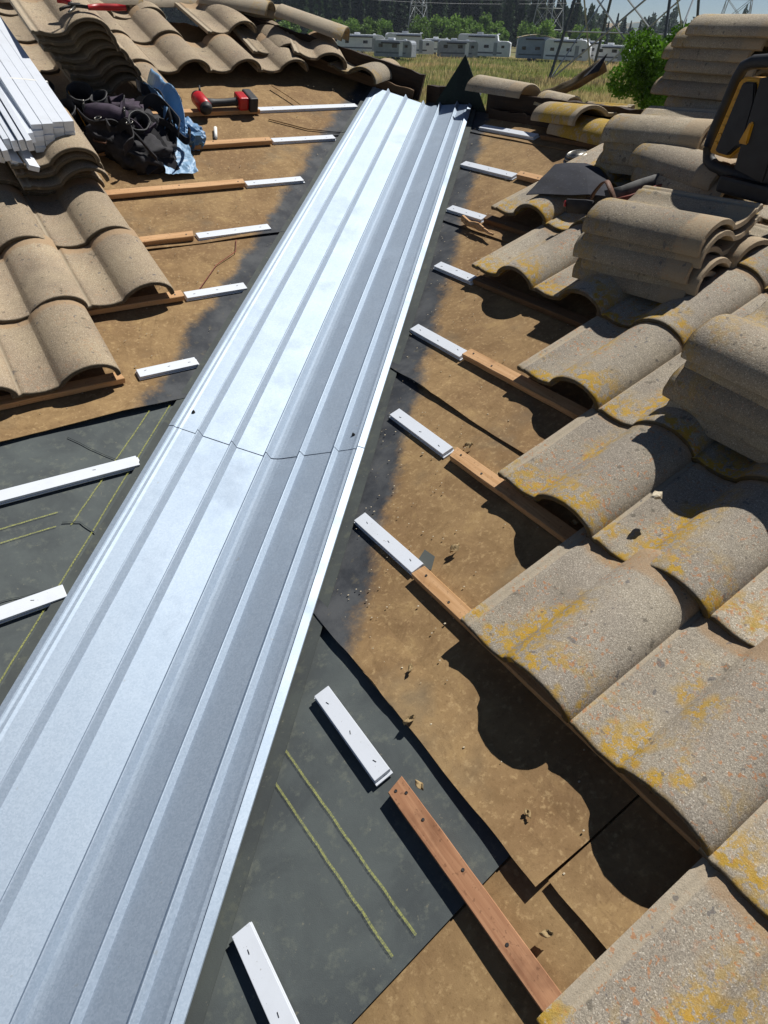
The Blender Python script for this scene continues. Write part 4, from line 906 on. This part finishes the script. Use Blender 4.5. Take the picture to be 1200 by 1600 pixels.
for i,x in enumerate(xs):
    fall=max(0,(x-700)/200); tree(far(x+R0.uniform(-5,5),R0.uniform(235,275)),R0.choice(CON),TRC,R0.uniform(.92,1.2)*(1-.32*min(fall,1.1)),'tall dark conifer in the wood behind the caravans','conifer','dark conifers behind the caravans','conifer_tree')
for i,x in enumerate(np.arange(880,1260,13)):
    tree(far(x+R0.uniform(-5,5),R0.uniform(330,380)),R0.choice(CON),TRC,R0.uniform(.42,.62),'low dark conifer on the far skyline behind the pylon','conifer','conifers on the far skyline','conifer_tree')
for i,x in enumerate([385,420,455,500,528,548,575,602,655,672,690,712,735,762,785,822,850,872,905,938,965,1000,1035,1070]):
    tree(far(x+R0.uniform(-4,4),R0.uniform(185,212)),R0.choice(BRO),TRB,R0.uniform(.65,1.05)*(1 if x<860 else .72),'mid green rounded tree between caravans and dark conifers','tree','rounded trees behind the caravans','broadleaf_tree',R0.uniform(.9,1.25))
# far woodland and hills
def far_mass():
    r=np.random.default_rng(9); n=60000; px=np.concatenate([r.uniform(250,1350,n//2),r.uniform(250,930,n-n//2)]); d=np.concatenate([r.uniform(395,520,n//2),r.uniform(278,325,n-n//2)]); tp=9+3*np.sin(px*.05)+2.5*np.sin(px*.17)+2*np.sin(px*.41); tp[n//2:]=18+2*np.sin(px[n//2:]*.31)+3*np.abs(np.sin(px[n//2:]*.19))-11*np.clip((px[n//2:]-690)/220,0,1); h=r.uniform(0,1,n)**.85*tp
    u=np.array([[*(far(float(a),1.0)-Vector((CP.x,CP.y,GZ)))] for a in px])[:,:2]; C=np.stack([CP.x+u[:,0]*d,CP.y+u[:,1]*d,GZ+h],1); V,F=leaves(C,1.0,r); me=np_mesh('w',V,F); me.materials.append(M_FARW)
    o=bpy.data.objects.new('far_woodland',me); COL.objects.link(o); tag(o,None,None,kind='stuff')
far_mass()
def hills():
    m=M('hill_scrub',.95); p=m.geo(); col=m.mix(m.smooth(m.noise(p,.004,5,.6),.45,.6),S('4a5a56'),S('8c7a5c')); mt=m.fin(col)
    for d,hh,sd in ((1900,26,1),(3800,70,2)):
        def fn(u,v,d=d,hh=hh,sd=sd):
            px=-300+2000*u; q=far(px,d+v*600); pr=math.sin(v*math.pi)**.8; q.z=GZ-2+hh*pr*(.55+.45*mnoise.fractal(Vector((u*9,v,sd)),1,2,4)); return q
        o=obj('hills',grid_mesh('hills',fn,200,10),mt,None,True); tag(o,None,None,kind='structure')
hills()
# meadow grass, tall and seeding
def grass():
    r=np.random.default_rng(3); n=95000; px=r.uniform(500,1230,n); d=np.sqrt(r.uniform(34**2,150**2,n)); u0=np.array([*(far(500.,1.)-Vector((CP.x,CP.y,GZ)))])[:2]; u1=np.array([*(far(1230.,1.)-Vector((CP.x,CP.y,GZ)))])[:2]
    f=((px-500)/730)[:,None]; u=u0*(1-f)+u1*f; u/=np.linalg.norm(u,axis=1)[:,None]; P=np.stack([CP.x+u[:,0]*d,CP.y+u[:,1]*d,np.full(n,GZ)],1)
    H=r.uniform(.35,.8,n)*(1+.35*np.sin(P[:,0]*.25)*np.cos(P[:,1]*.19))*(1+.5*(r.uniform(0,1,n)>.93)); lean=r.normal(0,.18,(n,2)); lean[:,0]+=.12; a=r.uniform(0,np.pi,n); w_=r.uniform(.02,.05,n)*(.6+d/110)
    dx=np.stack([np.cos(a)*w_,np.sin(a)*w_,np.zeros(n)],1); top=P+np.stack([lean[:,0]*H,lean[:,1]*H,H],1); mid=P+np.stack([lean[:,0]*H*.4,lean[:,1]*H*.4,H*.55],1)
    V=np.stack([P-dx,P+dx,mid+dx*.8,top,mid-dx*.8],1).reshape(-1,3); me=np_mesh('g',V,np.arange(5*n).reshape(n,5))
    m=M('meadow_grass',.8,spec=.2); p=m.geo(); z=m.sep(p)[2]; zz=m.smooth(z,GZ+.1,GZ+.75); pt=m.noise(p,.11,4,.6); f2=m.noise(p,3.,3,.6)
    gr=m.mix(f2,S('6c8a3a'),S('8fa052')); ta=m.mix(f2,S('bda56c'),S('d8c798')); k=m.math('ADD',m.math('MULTIPLY',zz,.45),m.smooth(pt,.4,.62,-.12,.75),clamp=True); gc=m.mix(k,gr,ta); m.thin(gc,.5); me.materials.append(m.fin(gc))
    o=bpy.data.objects.new('grass',me); COL.objects.link(o); tag(o,None,None,kind='stuff')
grass()
# near shrub-topped tree beyond the right ridge
NB=broad(21,2.3,1.0,9000,16)
def shrinkleaf():
    r=np.random.default_rng(21); nl=20; L=r.normal(size=(nl,3)); L/=np.linalg.norm(L,axis=1)[:,None]; cc=L*np.array([.68,.68,.52])*r.uniform(.5,1.1,(nl,1))+np.array([0,0,4.25]); rad=r.uniform(.12,.36,nl); n=26000; i=r.integers(0,nl,n); d=r.normal(size=(n,3)); d/=np.linalg.norm(d,axis=1)[:,None]
    C=cc[i]+d*(rad[i]*r.uniform(.6,1.1,n))[:,None]; V,F=leaves(C,.032,r); return np_mesh('crown',V,F)
me=shrinkleaf(); me.materials.append(M_BUSH); q=far(1046,15.5); tree(q,me,trunk(4.3,.09),1,'bright green bushy tree just beyond the right ridge','tree',None,'leafy_tree')
# caravans
M_RV=plain('caravan_white','eef0f2',.45,0,1,'e0e4e8',2); M_RVG=plain('caravan_grey','8f959c',.5,0,1,'a3a8ad',2); M_RVB=plain('caravan_blue_grey','8a96a8',.5,0,1,'98a4b4',2); M_TANR=plain('tan_roof','b7a684',.8); M_GL=plain('dark_glass','15181c',.1,0); M_STR=plain('grey_stripe','5d636b',.5); M_AWN=plain('dark_awning','2c2e30',.8)
def caravan(px,d,L,H,yaw,style,label):
    p=far(px,d); u=(p-Vector((CP.x,CP.y,GZ))).normalized(); a=math.atan2(u.y,u.x)-math.pi/2+yaw
    t=thing('caravan',label,'caravan',Matrix.Translation(p)@Matrix.Rotation(a,4,'Z'),'caravans parked beyond the meadow')
    def ob(n,bm,mt,par=t): o=obj(n,bm,mt,None); o.parent=par; return o
    W=2.45; z0=.75; mt=(M_RV,M_RVG,M_RVB)[style%3]
    # body from side outline with sloped front
    pts=[(-L/2,z0),(L/2-.3,z0),(L/2,z0+.5),(L/2,H-.9),(L/2-.9,H-.08),(L/2-1.6,H),(-L/2+.35,H),(-L/2,H-.3)] if style!=1 else [(-L/2,z0),(L/2,z0),(L/2,H-.35),(L/2-.3,H),(-L/2+.3,H),(-L/2,H-.35)]
    if style==3: pts=[(-L/2,z0),(L/2,z0),(L/2,H-1.1),(L/2-.6,H-.9),(L/2-2.2,H-.9),(L/2-2.4,H),(-L/2+.3,H),(-L/2,H-.3)]
    bm=bmesh.new(); A=[bm.verts.new((x,-W/2,z)) for x,z in pts]; B=[bm.verts.new((x,W/2,z)) for x,z in pts]; bm.faces.new(A); bm.faces.new(B[::-1])
    for i in range(len(pts)): j=(i+1)%len(pts); bm.faces.new((A[i],B[i],B[j],A[j]))
    bmesh.ops.recalc_face_normals(bm,faces=bm.faces[:]); bmesh.ops.bevel(bm,geom=bm.edges[:],offset=.08,segments=2,affect='EDGES'); ob('body',bm,mt)
    if style==2:
        bm=bmesh.new(); pr=[(-L/2-.1,H-.15),(-L/4,H+.2),(0,H+.35),(L/4,H+.2),(L/2+.1,H-.15)]; A=[bm.verts.new((x,-W/2-.1,z)) for x,z in pr]; B=[bm.verts.new((x,W/2+.1,z)) for x,z in pr]
        for i in range(4): bm.faces.new((A[i],A[i+1],B[i+1],B[i]))
        bmesh.ops.recalc_face_normals(bm,faces=bm.faces[:]); o=ob('roof_cover',bm,M_TANR); o.modifiers.new('t','SOLIDIFY').thickness=.08
    for s in (-1,):
        for k,(wx,ww,wh) in enumerate(((-.32*L,.9,.6),(.05*L,1.1,.6),(.36*L,.7,.5))):
            bm=bmesh.new(); box(bm,(wx,s*(W/2+.012),z0+1.45),(ww*.75,.03,wh*.75),bev=.01); w_=ob('window',bm,M_GL)
        bm=bmesh.new(); box(bm,(.22*L,s*(W/2+.012),z0+1.1),(.62,.03,1.85),bev=.01); ob('door',bm,M_RVG if mt is not M_RVG else M_RV)
        bm=bmesh.new(); box(bm,(-.05*L,s*(W/2+.008),z0+.55),(L*.8,.02,.22)); ob('stripe',bm,M_STR)
    bm=bmesh.new(); box(bm,(-.1*L,0,H+.15),(1.0,.8,.28),bev=.05); ob('roof_unit',bm,M_RV if style!=3 else M_RVG); bm=bmesh.new(); box(bm,(.25*L,.3,H+.08),(.4,.4,.15),bev=.03); ob('roof_vent',bm,M_RV)
    bm=bmesh.new(); box(bm,(-.05*L,-W/2-.16,H-.35),(L*.5,.22,.18),bev=.04); ob('awning',bm,M_AWN)
    for wx in (-.12*L,.02*L):
        for s in (-1,1):
            bm=bmesh.new(); cyl(bm,(wx,s*W/2*.98,.38),(wx,s*(W/2-.25),.38),.38,.38,16); ob('wheel',bm,M_BLK)
CV=[(566,150,9,3.3,.1,0,'long white caravan at the left end of the row, partly behind the hip tiles'),(618,128,6.2,2.9,-.35,1,'small grey caravan with one dark window nearest the hip board'),(640,146,8.5,3.7,.15,3,'tall white caravan just behind the small grey one'),(686,158,6,2.9,0,0,'low white caravan in the gap above the felt triangle'),(716,136,6.5,3.0,.1,1,'grey caravan with dark awning left of the big white one'),(758,145,9.2,3.9,-.1,3,'big white fifth wheel caravan above the felt triangle'),(838,142,6.2,3.8,.1,2,'blue grey trailer with a tan curved roof'),(890,140,7.5,3.6,-.15,0,'white caravan right of the tan roofed trailer'),(925,150,8,3.4,.1,3,'stepped white caravan between the pylon legs'),(962,143,6,3.0,-.1,0,'small white caravan with square window right of the pylon legs'),(998,152,8,2.6,.05,1,'long low grey caravan at the right end of the row'),(545,160,8,3.2,0,3,'white caravan just showing over the hip, farthest left')]
for c in CV: caravan(*c)
# pylons
M_PYD=plain('weathered_steel_lattice','4d5256',.55,.6); M_PYL=plain('pale_steel_lattice','9aa0a4',.5,.4)
def pylon(px,d,Bw,H,yaw,mt,label,th=.14,dead=False):
    p=far(px,d); t=thing('pylon',label,'pylon',Matrix.Translation(p)@Matrix.Rotation(yaw,4,'Z'))
    zs=[0]; 
    while zs[-1]<H: zs.append(zs[-1]+max(2.2,(Bw*(1-zs[-1]/H*.85))*.75))
    zs[-1]=H; wd=lambda z:Bw/2*(1-.84*min(z/(H*.75),1))
    cor=[(-1,-1),(1,-1),(1,1),(-1,1)]
    for k,(a,b) in enumerate(cor):
        bm=bmesh.new(); tube(bm,[(a*wd(z),b*wd(z),z) for z in zs],th,4); o=obj('leg',bm,mt); o.parent=t
    bm=bmesh.new()
    for i in range(len(zs)-1):
        z0,z1=zs[i],zs[i+1]
        for k in range(4):
            a=cor[k]; b=cor[(k+1)%4]; A=Vector((a[0]*wd(z0),a[1]*wd(z0),z0)); B=Vector((b[0]*wd(z0),b[1]*wd(z0),z0)); Cc=Vector((a[0]*wd(z1),a[1]*wd(z1),z1)); Dd=Vector((b[0]*wd(z1),b[1]*wd(z1),z1))
            tube(bm,[A,Dd],th*.55,4); tube(bm,[B,Cc],th*.55,4); tube(bm,[Cc,Dd],th*.5,4)
            if i==0: mA=(A+Dd)/2; tube(bm,[A.lerp(Cc,.5),mA],th*.4,4); tube(bm,[B.lerp(Dd,.5),(B+Cc)/2],th*.4,4)
    o=obj('bracing',bm,M_PYL if mt is M_PYD else mt); o.parent=t
    bm=bmesh.new()
    for z in (H*.72,H*.84,H*.95):
        for s in (-1,1): tube(bm,[(s*wd(z),0,z),(s*Bw*.75,0,z+.6)],th*.6,4); tube(bm,[(s*wd(z),0,z+1.6),(s*Bw*.75,0,z+.6)],th*.5,4)
    o=obj('cross_arm',bm,mt); o.parent=t
pylon(985,96,12.5,44,.35,M_PYD,'large dark lattice pylon with its legs spread behind the caravans',.17)
pylon(853,215,6.5,38,.2,M_PYL,'slim pale lattice pylon farther off, left of the large one',.12)
pylon(1140,240,9,40,.5,M_PYL,'distant pale lattice pylon right of the large one',.12)
pylon(652,205,4.2,36,.6,M_PYL,'thin pale lattice mast in front of the dark conifers',.10)
t=thing('power_lines','thin overhead power lines crossing above the conifers','power line',Matrix.Translation(far(600,180)))
for i,(z0,z1) in enumerate(((11.6,11.2),(12.4,12.0),(10.9,10.4))):
    bm=bmesh.new(); A=far(300,175); B=far(900,215); tube(bm,[A.lerp(B,k/20)+Vector((0,0,z0+(z1-z0)*k/20-1.5*math.sin(math.pi*k/20))) for k in range(21)],.02,4); o=obj('wire',bm,M_STR); o.parent=t; o.matrix_parent_inverse=t.matrix_world.inverted()
bpy.data.meshes.remove(NB)
# the air over the field: an even, thin haze
bm=bmesh.new(); box(bm,(150,150,GZ+28),(1500,1500,58)); hz=bpy.data.materials.new('thin_air'); hz.use_nodes=True; t_=hz.node_tree; t_.nodes.remove(t_.nodes['Principled BSDF']); pv=t_.nodes.new('ShaderNodeVolumePrincipled'); pv.inputs['Color'].default_value=(.72,.82,1,1); pv.inputs['Density'].default_value=.00022; t_.links.new(pv.outputs[0],t_.nodes['Material Output'].inputs['Volume'])
tag(obj('haze',bm,hz),None,None,kind='stuff')
# one thing per repeat: number of the conifers etc. is carried by the group; parts keep no category
bpy.context.view_layer.update()
